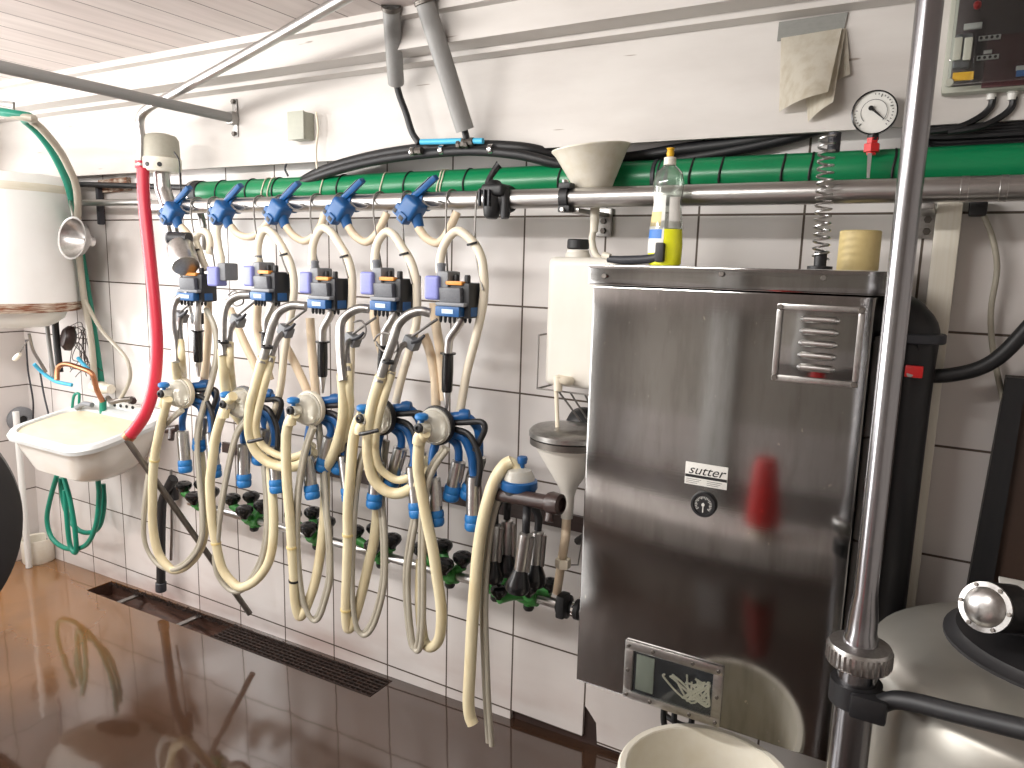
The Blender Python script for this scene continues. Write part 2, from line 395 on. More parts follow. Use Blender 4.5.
for i in range(420):
    x = TX0+.02+(TX1-TX0-.05)*rng.random()*(.75 if i % 3 else 1); y = TY1-.004-.022*rng.random(); z = fz(x)-.004
    a = rng.random()*6.28; l = .012+.02*rng.random()
    b.tube([(x, y, z), (x+l*.5*math.cos(a), y+.006*math.sin(a), z+.012*rng.random()), (x+l*math.cos(a), y+.3*l*math.sin(a), z)], .0016, 4, False)
tag(b.build('drain_debris', 'iron'), 'matted straw and rust flakes along the wall edge of the drain', 'debris', kind='stuff')
#@@PIPES
# ------------------------------------------------------------------ long pipes
RY, RZ = -.20, 1.585
RX0 = at(150, 215, RY).x
w = thing('milk_line', 'horizontal stainless milk pipe running along the whole tiled wall', 'pipe', (0, RY, RZ))
b = MB().tube([(RX0, RY, RZ), (XR-.02, RY, RZ)], .024, 24, False); b.build('pipe', 'steel', w)
for px in (965, 1004): x = at(px, 185, RY).x; MB().cyl((x-.008, RY, RZ), (x+.008, RY, RZ), .0248).build('coupling', 'steel', w)
GY, GZ = -.06, 1.640
GXL = at(203, 190, GY).x
w = thing('green_pipe', 'large green plastic pipe above the stainless milk line', 'pipe', (0, GY, GZ))
MB().tube([(GXL, GY, GZ), (XR-.02, GY, GZ+.004)], .043, 28, False).build('pipe', 'green_pipe', w)
MB().cyl((GXL-.05, GY, GZ), (GXL+.012, GY, GZ), .047, 24).build('end_collar', 'black', w)
b = MB().cyl((GXL-.035, GY, GZ), (GXL-.026, GY, GZ), .049, 24); b.build('clamp_band', 'steel', w)
b = MB()
for px in (215, 245, 272, 337, 404, 464, 559, 690, 720, 782, 810, 893):
    x = at(px, 175, GY-.04).x; b = MB(); b.tube([(x+.002*math.sin(k), GY+.0445*math.cos(k*math.pi/10), GZ+.0445*math.sin(k*math.pi/10)) for k in range(20)], .0028, 6, False, closed=True); b.build('cable_tie', 'black', w)
x = at(655, 180, GY-.04).x
b = MB().cyl((x-.012, GY, GZ), (x-.002, GY, GZ), .0475, 24).cyl((x+.004, GY, GZ), (x+.008, GY, GZ), .0465, 24).cyl((x+.018, GY, GZ), (x+.03, GY, GZ), .0455, 24); b.build('joint_seal', 'charcoal', w)
b = MB()
for px in (262, 268, 321, 381, 438, 441):
    x = at(px, 182, GY-.04).x; b = MB(); b.tube([(x+.006*math.sin(k*.9), GY+.0455*math.cos(k*math.pi/10), GZ+.0455*math.sin(k*math.pi/10)) for k in range(20)], .0022, 6, False, closed=True); b.build('cord_tie', 'ivory', w)
# black hoses lying above the green pipe
def hose(name, pts, r, m, label, cat='hose', group=None, seg=10, n=6):
    return tag(MB().tube(pts, r, seg, True, n).build(name, m), label, cat, group)
hose('black_hose', path([(295, 186, -.05), (325, 170, -.085), (370, 157, -.09), (420, 149, -.09), (470, 146, -.09), (520, 148, -.085), (565, 156), (620, 159), (680, 150), (735, 143), (785, 133), (835, 118)], -.030), .0165, 'black', 'upper thick black hose arching over the green pipe, with blue connectors')
hose('black_hose', path([(285, 190, -.06), (325, 174, -.1), (370, 162, -.105), (415, 155, -.105), (470, 151, -.105), (520, 155, -.1), (565, 165, -.08), (625, 168), (690, 158), (740, 149), (790, 138), (840, 122)], -.030), .0135, 'black', 'lower thick black hose arching just above the green pipe')
w = thing('pipe_connector', 'sky blue pipe link with brass fittings joining the black hoses', 'connector', at(445, 150, -.11))
MB().tube(path([(421, 142), (462, 141)], -.125), .008, 12, False).build('blue_link', 'cyan', w)
MB().tube(path([(474, 141), (483, 141)], -.125), .008, 12, False).build('blue_end', 'cyan', w)
b = MB()
for px, py in ((417, 151), (463, 144), (468, 142)):
    p = at(px, py, -.125); b = MB(); b.lathe(p-V((.018, 0, 0)), (1, 0, 0), [(0, 0), (.011, 0), (.012, .01), (.009, .012), (.009, .024), (.012, .026), (.011, .036), (0, .036)], 8); b.build('tee_fitting', 'steel_dark', w)
b = MB()
for px, py in ((413, 152), (442, 150), (491, 149)):
    p = at(px, py, -.112); MB().cyl(p-V((.007, 0, 0)), p+V((.007, 0, 0)), .0135, 16).build('hose_clip', 'chrome', w)
# grey conduits coming down from the ceiling
def conduit(pa, pb, r, label, hose_pts, hl):
    a, c = pa, pb; w = thing('conduit', label, 'pipe', c)
    d = (c-a).normalized()
    b = MB().lathe(a, d, [(0, 0), (r, 0), (r, (c-a).length), (r*.8, (c-a).length), (r*.8, (c-a).length-.02), (0, (c-a).length-.02)], 22); b.build('sleeve', 'pvc', w)
    MB().cyl(a+d*.0, a+d*.012, r*1.12).build('ceiling_clamp', 'steel_dark', w)
    hose('conduit_hose', hose_pts, .0095, 'black', hl)
def ceilpt(px, py): return atz(px, py, ZC-.001)
a = at(391, -9, -.25); a.z = min(a.z, ZC); c = at(396, 83, -.12)
conduit(a, c, .0235, 'grey conduit hanging almost straight down from the ceiling, left of two', path([(396, 82, -.12), (400, 97, -.12), (406, 113, -.12), (412, 132, -.115), (419, 143, -.115)], -.12), 'thin black hose curving out of the straight grey conduit')
a = at(424, -9, -.25); a.z = min(a.z, ZC); c = at(465, 130, -.13)
conduit(a, c, .0255, 'grey conduit slanting down from the ceiling to the black hoses, right of two', path([(464, 128, -.13), (466, 136, -.125), (467, 143, -.12)], -.12), 'short black hose stub under the slanting grey conduit')
# overhead pole and bracket
pw = at(236, 119, y0)
w = thing('wall_pole', 'grey steel pole standing straight out from the wall near the ceiling', 'pole', pw)
MB().tube([pw, (pw.x, -1.5, pw.z+.005)], .0165, 16, False).build('pole', 'pvc', w)
b = MB().box((pw.x-.012, y0-.006, pw.z-.06), (pw.x+.012, y0, pw.z+.065), .004).box((pw.x-.018, y0-.03, pw.z-.02), (pw.x+.018, y0-.004, pw.z+.02), .003); b.build('wall_bracket', 'steel_dull', w)
b = MB()
for dz in (-.05, .055): MB().cyl((pw.x, y0-.006, pw.z+dz), (pw.x, y0-.016, pw.z+dz), .008, 6).build('bolt', 'steel_dark', w)
# stainless riser feeding the red hose
w = thing('steel_riser', 'thin stainless pipe bending from the red hose up to the ceiling', 'pipe', at(140, 168, -.26))
MB().tube(path([(141, 168, -.26), (141, 140, -.26), (140, 120, -.26), (147, 109, -.26), (168, 97, -.28), (250, 52, -.36), (352, -6, -.46)], -.26), .0145, 14, True, 8).build('pipe', 'steel', w)
b = MB()
for py in (162, 167): p = at(140.5, py, -.26); MB().cyl(p-V((0, 0, .004)), p+V((0, 0, .004)), .0175).build('hose_clamp', 'red', w)
hose('red_hose', path([(143, 169, -.26), (144, 200, -.27), (149, 250, -.28), (154, 300, -.29), (157, 345, -.3), (154, 385, -.32), (146, 412, -.34), (136, 428, -.35), (129, 436, -.36)], -.3), .0205, 'red', 'thick red rubber hose hanging down into the white basin', seg=14)
p = at(128.5, 437, -.36); d = (at(129, 436, -.36)-at(136, 428, -.35)).normalized()
tag(MB().lathe(p-d*.012, d, [(.017, 0), (.0222, 0), (.0222, .016), (.017, .016), (.017, 0)], 16).build('hose_end_ring', 'copper'), 'brass coloured ring on the lower end of the red hose', 'ring')
# vacuum regulator on the left end of the milk line
p = at(161, 158, RY)
w = thing('vacuum_regulator', 'domed grey and cream regulator standing on the left end of the milk line', 'regulator', p)
k = mpp(p)
MB().lathe(p+V((0, 0, -1*k)), (0, 0, 1), [(0, 0), (18*k, 0), (17.4*k, 18*k), (15*k, 22*k), (9*k, 24*k), (0, 24.5*k)], 28).build('dome', 'capgrey', w)
MB().lathe(p+V((0, 0, -14*k)), (0, 0, 1), [(0, 0), (17*k, 0), (18.6*k, 2*k), (19*k, 13*k), (17*k, 14*k), (0, 14*k)], 28).build('collar', 'white_plastic', w)
b = MB()
for a in (-2.6, -2.0, -1.35, -.7): MB().cyl(p+V((18.4*k*math.cos(a), 18.4*k*math.sin(a), -8*k)), p+V((19.3*k*math.cos(a), 19.3*k*math.sin(a), -8*k)), .008, 10).build('port', 'black', w)
MB().tube([p+V((0, 0, -13*k)), p+V((0, 0, -26*k)), p+V((.005, 0, -33*k)), (p.x+.03, RY, RZ+.004)], .027, 16).build('neck', 'steel', w)
hose('regulator_wire', path([(174, 152, -.24), (179, 160, -.25), (180, 175, -.24), (181, 195, -.23)], -.24), .0025, 'black', 'thin black wire hanging from the domed regulator', 'wire')
# black and grey pipes at far left by the heater
hose('dark_pipe', [at(70, 184, -.05), at(200, 188, -.05)], .011, 'black', 'dark horizontal pipe running left from the green pipe', 'pipe')
w = thing('grey_rail', 'thin grey steel rail continuing left of the milk line', 'pipe', at(100, 202, -.1))
MB().tube([at(75, 203, -.1), at(150, 202, -.1)], .0125, 14, False).build('rail', 'steel_dull', w)
q = at(103, 200, -.02); MB().box(q+V((-.02, -.02, -.1)), q+V((.0, .005, .06)), .006).build('bracket', 'charcoal', w)
q = at(125, 188, -.02)
tag(MB().prism([at(98, 180, -.02), at(126, 177, -.02), at(128, 190, -.02), at(97, 193, -.02)], (0, .018, 0)).build('wall_patch', 'rust'), 'rusty red plate on the wall behind the grey rail', 'plate')
# electrical box
p = at(306.5, 128, y0)
w = thing('junction_box', 'small grey junction box on the white boards', 'box', p)
k = mpp(p)
MB().box(p+V((-10*k, -.045, -13*k)), p+V((11*k, 0, 13*k)), .004).build('case', 'panelgrey', w)
MB().box(p+V((-10.5*k, -.05, -13.5*k)), p+V((11.5*k, -.043, 13.5*k)), .003).build('lid', 'panelgrey', w)
hose('cable', path([(308, 140), (303, 150), (290, 158), (285, 168), (288, 176)], -.06), .0035, 'charcoal', 'dark cable looping below the grey junction box', 'cable')
hose('cable', path([(316, 112), (318, 130), (316, 150), (318, 172), (327, 183), (342, 196)], -.09), .0035, 'ivory', 'pale cable hanging beside the junction box to the green pipe', 'cable')
#@@CABINET
# ------------------------------------------------------------------ steel cabinet
CY = -.28
cl = at(584.5, 480, CY).x; cr = at(876, 300, CY).x; ct = at(600, 288, CY).z-.0; cb = at(578, 681, CY).z; clt = at(595, 264, CY).z
w = thing('steel_cabinet', 'large stainless steel milk control cabinet on the tiled wall', 'cabinet', (cl, CY, cb))
MB().box((cl, CY, cb), (cr, -.02, ct+.005), .005).build('body', 'sheet', w)
MB().box((cl-.01, CY-.008, at(592, 284.5, CY).z), (cr+.02, -.015, clt), .004).build('lid', 'sheet', w)
b = MB()
for px, py in ((824, 278), (722, 274), (605, 276)): q = at(px, py, CY-.008); MB().cyl(q, q+V((0, -.006, 0)), .006, 8).build('screw', 'steel_dark', w)
pa = at(778, 303, CY); pb = at(864, 308, CY); pc = at(775, 380, CY)
vx0, vx1, vz1, vz0 = pa.x, pb.x+.004, pa.z, pc.z
v = MB().box((vx0+.006, CY-.004, vz0+.006), (vx1-.006, CY, vz1-.006), .001).build('vent_panel', 'sheet', w)
b = MB(); t = .012
for a in ((vx0, vz0, vx1, vz0+t), (vx0, vz1-t, vx1, vz1), (vx0, vz0+t, vx0+t, vz1-t), (vx1-t, vz0+t, vx1, vz1-t)): b.box((a[0], CY-.009, a[1]), (a[2], CY-.001, a[3]), .003)
b.build('vent_frame', 'steel', v)
for i in range(5):
    z = at(823, 320+12.2*i, CY).z; xa = at(801.5-.9*i, 320+12.2*i, CY).x; xb = at(839-1.2*i, 320+12.2*i, CY).x
    MB().tube([(xa, CY-.002, z), (xa+.006, CY-.006, z), (xb-.006, CY-.006, z), (xb, CY-.002, z)], [.004, .0075, .0075, .004], 12, False).build('louvre', 'steel', v)
for x in (vx0+.007, vx1-.007):
    for z in (vz0+.007, vz1-.007): MB().cyl((x, CY-.008, z), (x, CY-.013, z), .006, 10).build('vent_screw', 'steel_dark', v)
# maker's plate and thermometer
pa = at(686, 461, CY); pb = at(728, 468, CY); pc = at(685, 483, CY)
g = MB().box((pa.x, CY-.002, pc.z), (pb.x+.001, CY+.001, pa.z), .0008).build('nameplate', 'labelwhite', w)
ph = pa.z-pc.z; pcx = (pa.x+pb.x)/2; pw_ = pb.x-pa.x
text_mesh('sutter', ph*.58, 'ink', g, face_front((pcx, CY-.0022, pa.z-ph*.50)), 'lettering', .35, 1.12)
b = MB().box((pa.x+.001, CY-.003, pa.z-ph*.66), (pb.x, CY-.001, pa.z-ph*.54)); b.build('black_stripe', 'ink', g)
b = MB()
for i in range(3):
    for s in (0, 1): b.box((pa.x+.004+s*pw_*.5, CY-.0026, pa.z-ph*(.76+.08*i)), (pa.x+pw_*(.4+.5*s)-.004*i, CY-.001, pa.z-ph*(.745+.08*i)))
b.build('small_print', 'ink', g)
p = at(704, 504, CY); k = mpp(p)
g = MB().lathe(p, (0, -1, 0), [(0, .0), (13*k, 0), (13*k, .006), (12*k, .010), (10*k, .010), (9.6*k, .006), (0, .006)], 32).build('dial_thermometer', 'black', w)
b = MB()
for i in range(22):
    a = R(-130+260*i/21); b.box((-.0006, 0, 6.6*k if i % 3 else 5.6*k), (.0006, .0008, 8.6*k))
    for vv in b.b.verts[-8:]: vv.co = p + V((0, -.0068, 0)) + Matrix.Rotation(a, 3, 'Y') @ vv.co
b.build('dial_mark', 'labelwhite', g)
b = MB().box(p+V((-.0011, -.0078, -8*k)), p+V((.0011, -.0068, 2*k))); b.cyl(p+V((0, -.0068, 0)), p+V((0, -.009, 0)), 1.6*k, 12); b.build('pointer', 'labelwhite', g)
# lower inspection window
A = at(626, 637, CY); B = at(722, 668, CY); C = at(624, 697, CY); D = at(722, 726, CY)
ix0, ix1, iz1, iz0 = (A.x+C.x)/2, (B.x+D.x)/2, (A.z+B.z)/2, (C.z+D.z)/2
g = MB(); t = .022
for a in ((ix0, iz0, ix1, iz0+t), (ix0, iz1-t, ix1, iz1), (ix0, iz0+t, ix0+t, iz1-t), (ix1-t, iz0+t, ix1, iz1-t)): g.box((a[0], CY-.007, a[1]), (a[2], CY-.0005, a[3]), .002)
g = g.build('inspection_frame', 'steel', w)
MB().box((ix0+.02, CY-.002, iz0+.02), (ix1-.02, CY-.0006, iz1-.02)).build('backing_plate', 'charcoal', g)
MB().box((ix0+.03, CY-.006, iz0+.03), (ix0+.075, CY-.002, iz1-.028), .002).build('terminal_block', 'labelblue' if 0 else 'panelgrey', g)
b = MB()
for i in range(8):
    x = ix0+.1+.011*i; q = [(x-.02, CY-.004, iz1-.05-.004*i), (x-.005, CY-.006, (iz0+iz1)/2-.01), (x+.03+.006*i, CY-.006, iz0+.045+.003*i), (min(x+.075, ix1-.032), CY-.005, iz0+.055+.012*i)]
    pass
J = random.Random(5)
for i in range(9):
    xa, xb = ix0+.095+.09*J.random(), ix0+.13+.08*J.random(); q = [(xa, CY-.004, iz1-.04-.03*J.random()), (xa+.02*J.random(), CY-.0055, (iz0+iz1)/2+.02*J.uniform(-1, 1)), (xb, CY-.006, iz0+.04+.02*J.random()), (min(xb+.05, ix1-.03), CY-.005, iz0+.06+.04*J.random()), (min(xb+.04*J.random(), ix1-.03), CY-.004, iz1-.045-.03*J.random())]
    MB().tube(q, .0026, 6).build('loose_wire', 'ivory', g)
MB().box((ix0+.021, CY-.0095, iz0+.021), (ix1-.021, CY-.0085, iz1-.021)).build('window_pane', 'glass', g)
b = MB()
for x, z in ((ix0+.01, iz0+.011), (ix0+.01, iz1-.011), (ix1-.01, iz0+.011), (ix1-.01, iz1-.011), (ix0+.07, iz1-.01), (ix1-.07, iz1-.01), (ix0+.07, iz0+.01), (ix1-.07, iz0+.01), (ix0+.01, (iz0+iz1)/2), (ix1-.01, (iz0+iz1)/2)): MB().cyl((x, CY-.006, z), (x, CY-.0105, z), .0045, 8).build('frame_screw', 'steel_dark', g)
# cable glands below the cabinet
for px, L in ((663, 'left of three black cables under the cabinet'), (674, 'middle black cable under the cabinet'), (690, 'right black cable under the cabinet, curving back to the left')):
    a = at(px, 716, -.2); tag(MB().tube([a+V((0, 0, .03)), a+V((.004, 0, -.02)), a+V((.02 if px < 680 else -.03, .03, -.05)), a+V((.05 if px < 680 else -.08, .06, -.06))], .0075, 8).build('cable', 'black'), L, 'cable', 'cables under the steel cabinet')
# things on the cabinet
p = at(664, 265, -.256); p.z = clt+.001; k = mpp(p)
w = thing('soap_bottle', 'clear dish soap bottle with yellow tip, a third full, on the cabinet', 'bottle', p)
H = p.z
prof = [(0, 0), (15*k, 0), (17*k, 2*k), (17.5*k, 20*k), (15.5*k, 45*k), (13.5*k, 62*k), (15*k, 72*k), (16*k, 80*k), (13*k, 90*k), (6*k, 97*k), (5.5*k, 99*k), (4.7*k, 99*k), (5.4*k, 96*k), (12.2*k, 89*k), (15.2*k, 80*k), (14.2*k, 72*k), (12.7*k, 62*k), (14.7*k, 45*k), (16.6*k, 20*k), (16*k, 2.5*k), (0, 1*k)]
MB().lathe(p, (0, 0, 1), [(17.3*k, 35.5*k)]+prof[4:17]+[(16.4*k, 35.5*k), (17.3*k, 35.5*k)], 28, .62, 1).build('bottle_wall', 'bottle', w)
MB().lathe(p, (0, 0, 1), [(0, 0), (15*k, 0), (17*k, 2*k), (17.5*k, 20*k), (16.3*k, 35.4*k), (0, 35.4*k)], 28, .62, 1).build('soap', 'soap', w)
MB().lathe(p, (0, 0, 1), [(0, 97*k), (6*k, 97*k), (5.8*k, 104*k), (3*k, 105*k), (0, 105*k)], 20).build('cap', 'white_plastic', w)
MB().lathe(p, (0, 0, 1), [(0, 105*k), (3.2*k, 105*k), (3.8*k, 108*k), (3*k, 111*k), (4*k, 113*k), (0, 114*k)], 14).build('nozzle_tip', 'yellow', w)
def lab(u0, u1, z0, z1, m, nm, par, off=1.012):
    def fn(u, s):
        z = z0+(z1-z0)*s; rr = None
        for (ra, ha), (rb, hb) in zip(prof[1:11], prof[2:12]):
            if ha/k <= z <= hb/k: rr = ra+(rb-ra)*(z*k-ha)/max(hb-ha, 1e-6)
        rr = rr or 16*k; a = R(u0+(u1-u0)*u)
        return p+V((rr*off*math.cos(a), rr*.62*off*math.sin(a), z*k))
    return MB().grid(fn, 10, 8).build(nm, m, par)
l = lab(185, 275, 12, 68, 'labelwhite', 'label', w); lab(190, 268, 26, 35, 'labelblue', 'blue_band', l, 1.02); lab(200, 262, 38, 52, 'beige', 'yellow_motif', l, 1.02)
l2 = lab(290, 345, 36, 66, 'labelwhite', 'label', w)
p = at(640, 258, -.272); k = mpp(p)
w = thing('hand_brush', 'dark handled tool lying on the cabinet in front of the soap bottle', 'tool', p)
MB().tube([at(608, 259, -.272), at(625, 260, -.272), at(648, 259, -.272), at(658, 256, -.272), at(660, 245, -.272)], [.008, .010, .010, .011, .009], 12).build('handle', 'charcoal', w)
MB().tube([at(603, 255, -.272), at(610, 257, -.272)], .008, 12).build('ferrule', 'offwhite', w)
MB().box(at(654, 262, -.29), at(668, 243, -.262), .004).build('head', 'rubbergrey', w)
p = at(857.5, 266, -.16); p.z = clt+.001; k = mpp(p)
w = thing('tape_roll', 'beige roll standing upright on the right of the cabinet', 'roll', p)
MB().lathe(p, (0, 0, 1), [(11*k, 0), (19*k, 0), (19.4*k, 2*k), (19.2*k, 38*k), (18*k, 39*k), (11*k, 39*k), (11*k, 0)], 32).build('tape', 'beige', w)
MB().lathe(p, (0, 0, 1), [(9.8*k, .001), (11*k, .001), (11*k, 38*k), (9.8*k, 38*k), (9.8*k, .001)], 28).build('core', 'capgrey', w)
p = at(820, 264, -.255); p.z = clt+.001; k = mpp(p)
w = thing('spring_guard', 'tall thin coil spring standing between cabinet and boards', 'spring', p)
h = at(826, 136, -.255).z-p.z; pts = []
for i in range(17*12): t = i/(17*12-1); a = 2*math.pi*17*t; pts.append(p+V((-.008*t+7.5*k*math.cos(a), 7.5*k*math.sin(a), .02+(h-.02)*t)))
MB().tube(pts, .0022, 6, False).build('coil', 'steel', w)
MB().lathe(p, (0, 0, 1), [(0, 0), (12*k, 0), (12*k, .006), (6*k, .007), (6*k, .035), (0, .035)], 20).build('foot', 'black', w)
MB().cyl(p+V((.004, 0.012, h-.03)), p+V((.004, 0.012, h+.008)), .012).build('top_plug', 'charcoal', w)
# gauge
p = at(874, 112, -.12); k = mpp(p); ga = V((.05, -1, -.05))
w = thing('vacuum_gauge', 'round white vacuum gauge on a red valve above the pipes', 'gauge', p)
MB().lathe(p+V((0, .02, 0)), ga, [(0, 0), (19*k, 0), (21.3*k, .004), (21.3*k, .022), (20*k, .024), (19.8*k, .019), (0, .019)], 36).build('case', 'black_gloss', w)
d = MB().lathe(p+V((0, .02, 0)), ga, [(0, .0185), (19.8*k, .0185), (19.8*k, .0195), (0, .0195)], 36).build('dial', 'dial', w)
b = MB(); Rm = V((0, 0, 1)).rotation_difference(V((0, 0, 1))).to_matrix()
for i in range(27):
    a = R(-135+270*i/26); big = i % 5 == 0
    n0 = len(b.b.verts); b.box((-.0007, -.001, (15 if big else 16.5)*k), (.0007, 0, 18*k))
    for vv in list(b.b.verts)[n0:]: vv.co = p + V((0, -.0005, 0)) + Matrix.Rotation(a, 3, 'Y') @ vv.co
ring = [p+V((12*k*math.cos(R(x)), -.001, 12*k*math.sin(R(x)))) for x in range(-45, 226, 10)]; b.tube(ring, .0006, 4, False)
b.build('scale', 'ink', d)
n = MB(); a = at(870, 107, -.122); c = at(884, 119, -.122); n.tube([a, c], [.003, .0008], 6, False); n.cyl(at(871, 108, -.122), at(871, 108, -.126), .005, 12); n.build('needle', 'ink', d)
MB().cyl(at(873, 134, -.11), at(873, 141, -.11), .011, 8).build('stem', 'black', w)
g = MB().lathe(at(871, 155, -.11), (0, 0, 1), [(0, 0), (.010, 0), (.010, .005), (.0165, .006), (.0165, .022), (.011, .024), (.012, .034), (0, .034)], 6).build('valve_body', 'red_plastic', w)
MB().prism([at(867.5, 153, -.135), at(872, 153, -.135), at(869.5, 178, -.135), at(866.5, 178, -.135)], (0, .004, 0)).build('lever', 'steel', g)
# papers taped to the boards
w = thing('paper_notice', 'curled stained papers hanging from grey tape on the white boards', 'paper', at(815, 70, y0))
MB().prism([at(779, 22, y0-.004), at(848, 12, y0-.004), at(844, 30, y0-.004), at(777, 41, y0-.004)], (0, .004, 0)).build('tape_strip', 'tape', w)
A, B, C, D = at(781, 38, y0-.006), at(842, 28, y0-.012), at(828, 92, y0-.06), at(779, 112, y0-.015)
def sheet(u, s):
    t = A.lerp(B, u); e = D.lerp(C, u); q = t.lerp(e, s); q.y -= .025*math.sin(math.pi*u)*s; return q
MB().grid(sheet, 14, 14).build('front_sheet', 'paper', w, solid=.0008)
A2, B2, C2, D2 = at(800, 36, y0-.004), at(846, 28, y0-.004), at(833, 102, y0-.045), at(808, 122, y0-.008)
MB().grid(lambda u, s: A2.lerp(B2, u).lerp(D2.lerp(C2, u), s)+V((0, -.012*math.sin(math.pi*u)*s, 0)), 10, 10).build('middle_sheet', 'paper', w, solid=.0008)
A3, B3, C3, D3 = at(838, 30, y0-.003), at(847, 30, y0-.003), at(850, 74, y0-.012), at(834, 82, y0-.006)
MB().grid(lambda u, s: A3.lerp(B3, u).lerp(D3.lerp(C3, u), s), 6, 6).build('rear_sheet', 'paper', w, solid=.0008)
# control panel top right
px0, px1 = at(944, 60, -.12).x, at(1075, 60, -.12).x; pz1 = at(950, -40, -.12).z; pz0 = at(945, 92, -.12).z
pz1 = min(pz1, zb-.01)
w = thing('electrical_cabinet', 'grey electrical panel with clear front, fuses and maroon plate, upper right', 'panel', (px0, -.12, pz0))
MB().box((px0, -.10, pz0), (px1, y0, pz1), .008).build('case', 'panelgrey', w)
MB().box((px0+.012, -.106, pz0+.012), (px1-.012, -.1, pz1-.012), .002).build('back_plate', 'panelback', w)
q = lambda x, y: at(x, y, -.112)
a, c = q(981, 88), q(1040, 30); MB().box((a.x, -.112, a.z), (c.x, -.105, c.z), .002).build('maroon_plate', 'panelred', w)
a, c = q(952, 70), q(973, 34); g = MB().box((a.x, -.125, a.z), (c.x, -.105, c.z), .003).build('fuse_block', 'grey', w)
b = MB()
for px in (957, 967): a = q(px, 56); MB().box(a+V((-.007, -.02, -.012)), a+V((.007, -.01, .03)), .002).build('fuse_switch', 'panelgrey', g)
def plate(nm, m, x0, y0_, x1, y1_, par, dy=.118):
    a = at(x0, y1_, -dy); c = at(x1, y0_, -dy); hh = (y1_-y0_)*mpp(a)/2; zm = (a.z+c.z)/2; a.z, c.z = zm-hh, zm+hh; return MB().box((a.x, -dy, a.z), (c.x, -dy+.006, c.z), .0008).build(nm, m, par)
plate('yellow_sticker', 'yellow', 952, 72, 974, 80, w, .13); plate('name_strip', 'labelwhite', 963, 22.5, 982, 28.5, w)
for y in (35, 55):
    g = plate('terminal_strip', 'labelwhite', 978 if y == 35 else 976, y, 1001 if y == 35 else 999, y+4.5, w)
    g_z = (at(978, y+4.5, -.118).z+at(1001, y, -.118).z)/2
    b = MB()
    for i in range(4): a = at((981 if y == 35 else 979)+5.4*i, y+2.3, -.119); a.z = g_z; MB_ = b.cyl(a, a+V((0, -.002, 0)), .0028, 8)
    b.build('terminal_screw', 'ink', g)
plate('tag_strip', 'labelwhite', 983, 50, 992, 53.5, w); g = plate('blue_label', 'labelblue', 1016, 70, 1034, 76, w); plate('label_field', 'labelwhite', 1016, 65.5, 1034, 70, w)
a = at(977, 5, -.112); MB().lathe(a, (0, -1, 0), [(0, 0), (.007, 0), (.007, .008), (.004, .013), (0, .014)], 14).build('red_lamp', 'red_plastic', w)
MB().box((px0+.01, -.131, pz0+.01), (px1-.01, -.1285, pz1-.01), .0015).build('clear_cover', 'glass', w)
b = MB()
for z in (pz0+.014, pz0+.22): MB().cyl((px0+.014, -.128, z), (px0+.014, -.137, z), .008, 10).build('corner_screw', 'panelgrey', w)
for px, L in ((993, 'black panel cable with white gland, left of two'), (1014, 'black panel cable with white gland, right of two')):
    g = thing('panel_cable', L, 'cable', at(px, 90, -.07), 'cables below the control panel')
    a = at(px, 84, -.07); MB().lathe(a+V((0, 0, -.03)), (0, 0, 1), [(0, 0), (.008, 0), (.009, .012), (.011, .013), (.011, .024), (.008, .028), (0, .03)], 10).build('gland', 'labelwhite', g)
    MB().tube(path([(px, 97, -.07), (px-3, 108, -.07), (px-15, 118, -.075), (px-35, 127, -.09), (px-66, 132, -.09)], -.07), .0065, 8).build('cable', 'black', g)
b = MB()
for i in range(9): b.tube(path([(908+i*2, 134+i % 3*3), (935, 128+i*3), (985, 126+i*3), (1040+i*5, 122+i*3)], -.05-.006*(i % 4)), .006, 6)
tag(b.build('cable_bundle', 'black'), 'bundle of black cables behind the green pipe below the control panel', 'cables')
#@@RIGHT
# ------------------------------------------------------------------ right side: pole, tank, drain, bucket
PY = -.62
a = at(930, 0, PY); X = a.x; zt = at(930, -30, PY).z; zf = at(857, 650, PY).z
w = thing('steel_post', 'upright stainless post in front of the cabinet with a flange low down', 'post', (X, PY, fz(X)))
r1 = 12*mpp(at(900, 300, PY)); r2 = 18.5*mpp(at(850, 720, PY))
zs = at(860, 600, PY).z
MB().lathe((X, PY, zf), (0, 0, 1), [(0, 0), (r1*1.45, 0), (r1*1.45, .025), (r1*1.28, .035), (r1*1.25, .06), (r1*1.0, .10), (r1, ZC-zf), (0, ZC-zf)], 28).build('upper_tube', 'poststeel', w)
MB().lathe((X, PY, fz(X)), (0, 0, 1), [(0, 0), (r2, 0), (r2, zf-fz(X)), (0, zf-fz(X))], 28).build('lower_tube', 'poststeel', w)
rf = 30*mpp(at(857, 650, PY))
b = MB().lathe((X, PY, zf-.022), (0, 0, 1), [(r2*.9, 0), (rf*.97, 0), (rf, .004), (rf, .028), (rf*.95, .034), (r1*1.2, .038), (r1*1.2, .0), (r2*.9, 0)], 40)
b.build('flange_nut', 'steel', w)
b = MB()
for i in range(36): aa = 2*math.pi*i/36; b.box((X+rf*math.cos(aa)-.0016, PY+rf*math.sin(aa)-.0016, zf-.018), (X+rf*math.cos(aa)+.0016, PY+rf*math.sin(aa)+.0016, zf+.006))
b.build('flange_rib', 'steel_dull', w)
pk = at(853, 690, PY)
w = thing('rubber_bar', 'black rubber covered bar clamped to the steel post, reaching right over the tank', 'bar', pk)
MB().lathe((X, PY, pk.z-.019), (0, 0, 1), [(r2, 0), (r2*1.3, 0), (r2*1.3, .038), (r2, .038), (r2, 0)], 24).build('clamp_ring', 'black', w)
MB().box((X-.004, PY-.05, pk.z-.022), (X+.05, PY-.005, pk.z+.018), .006).build('clamp_block', 'black', w)
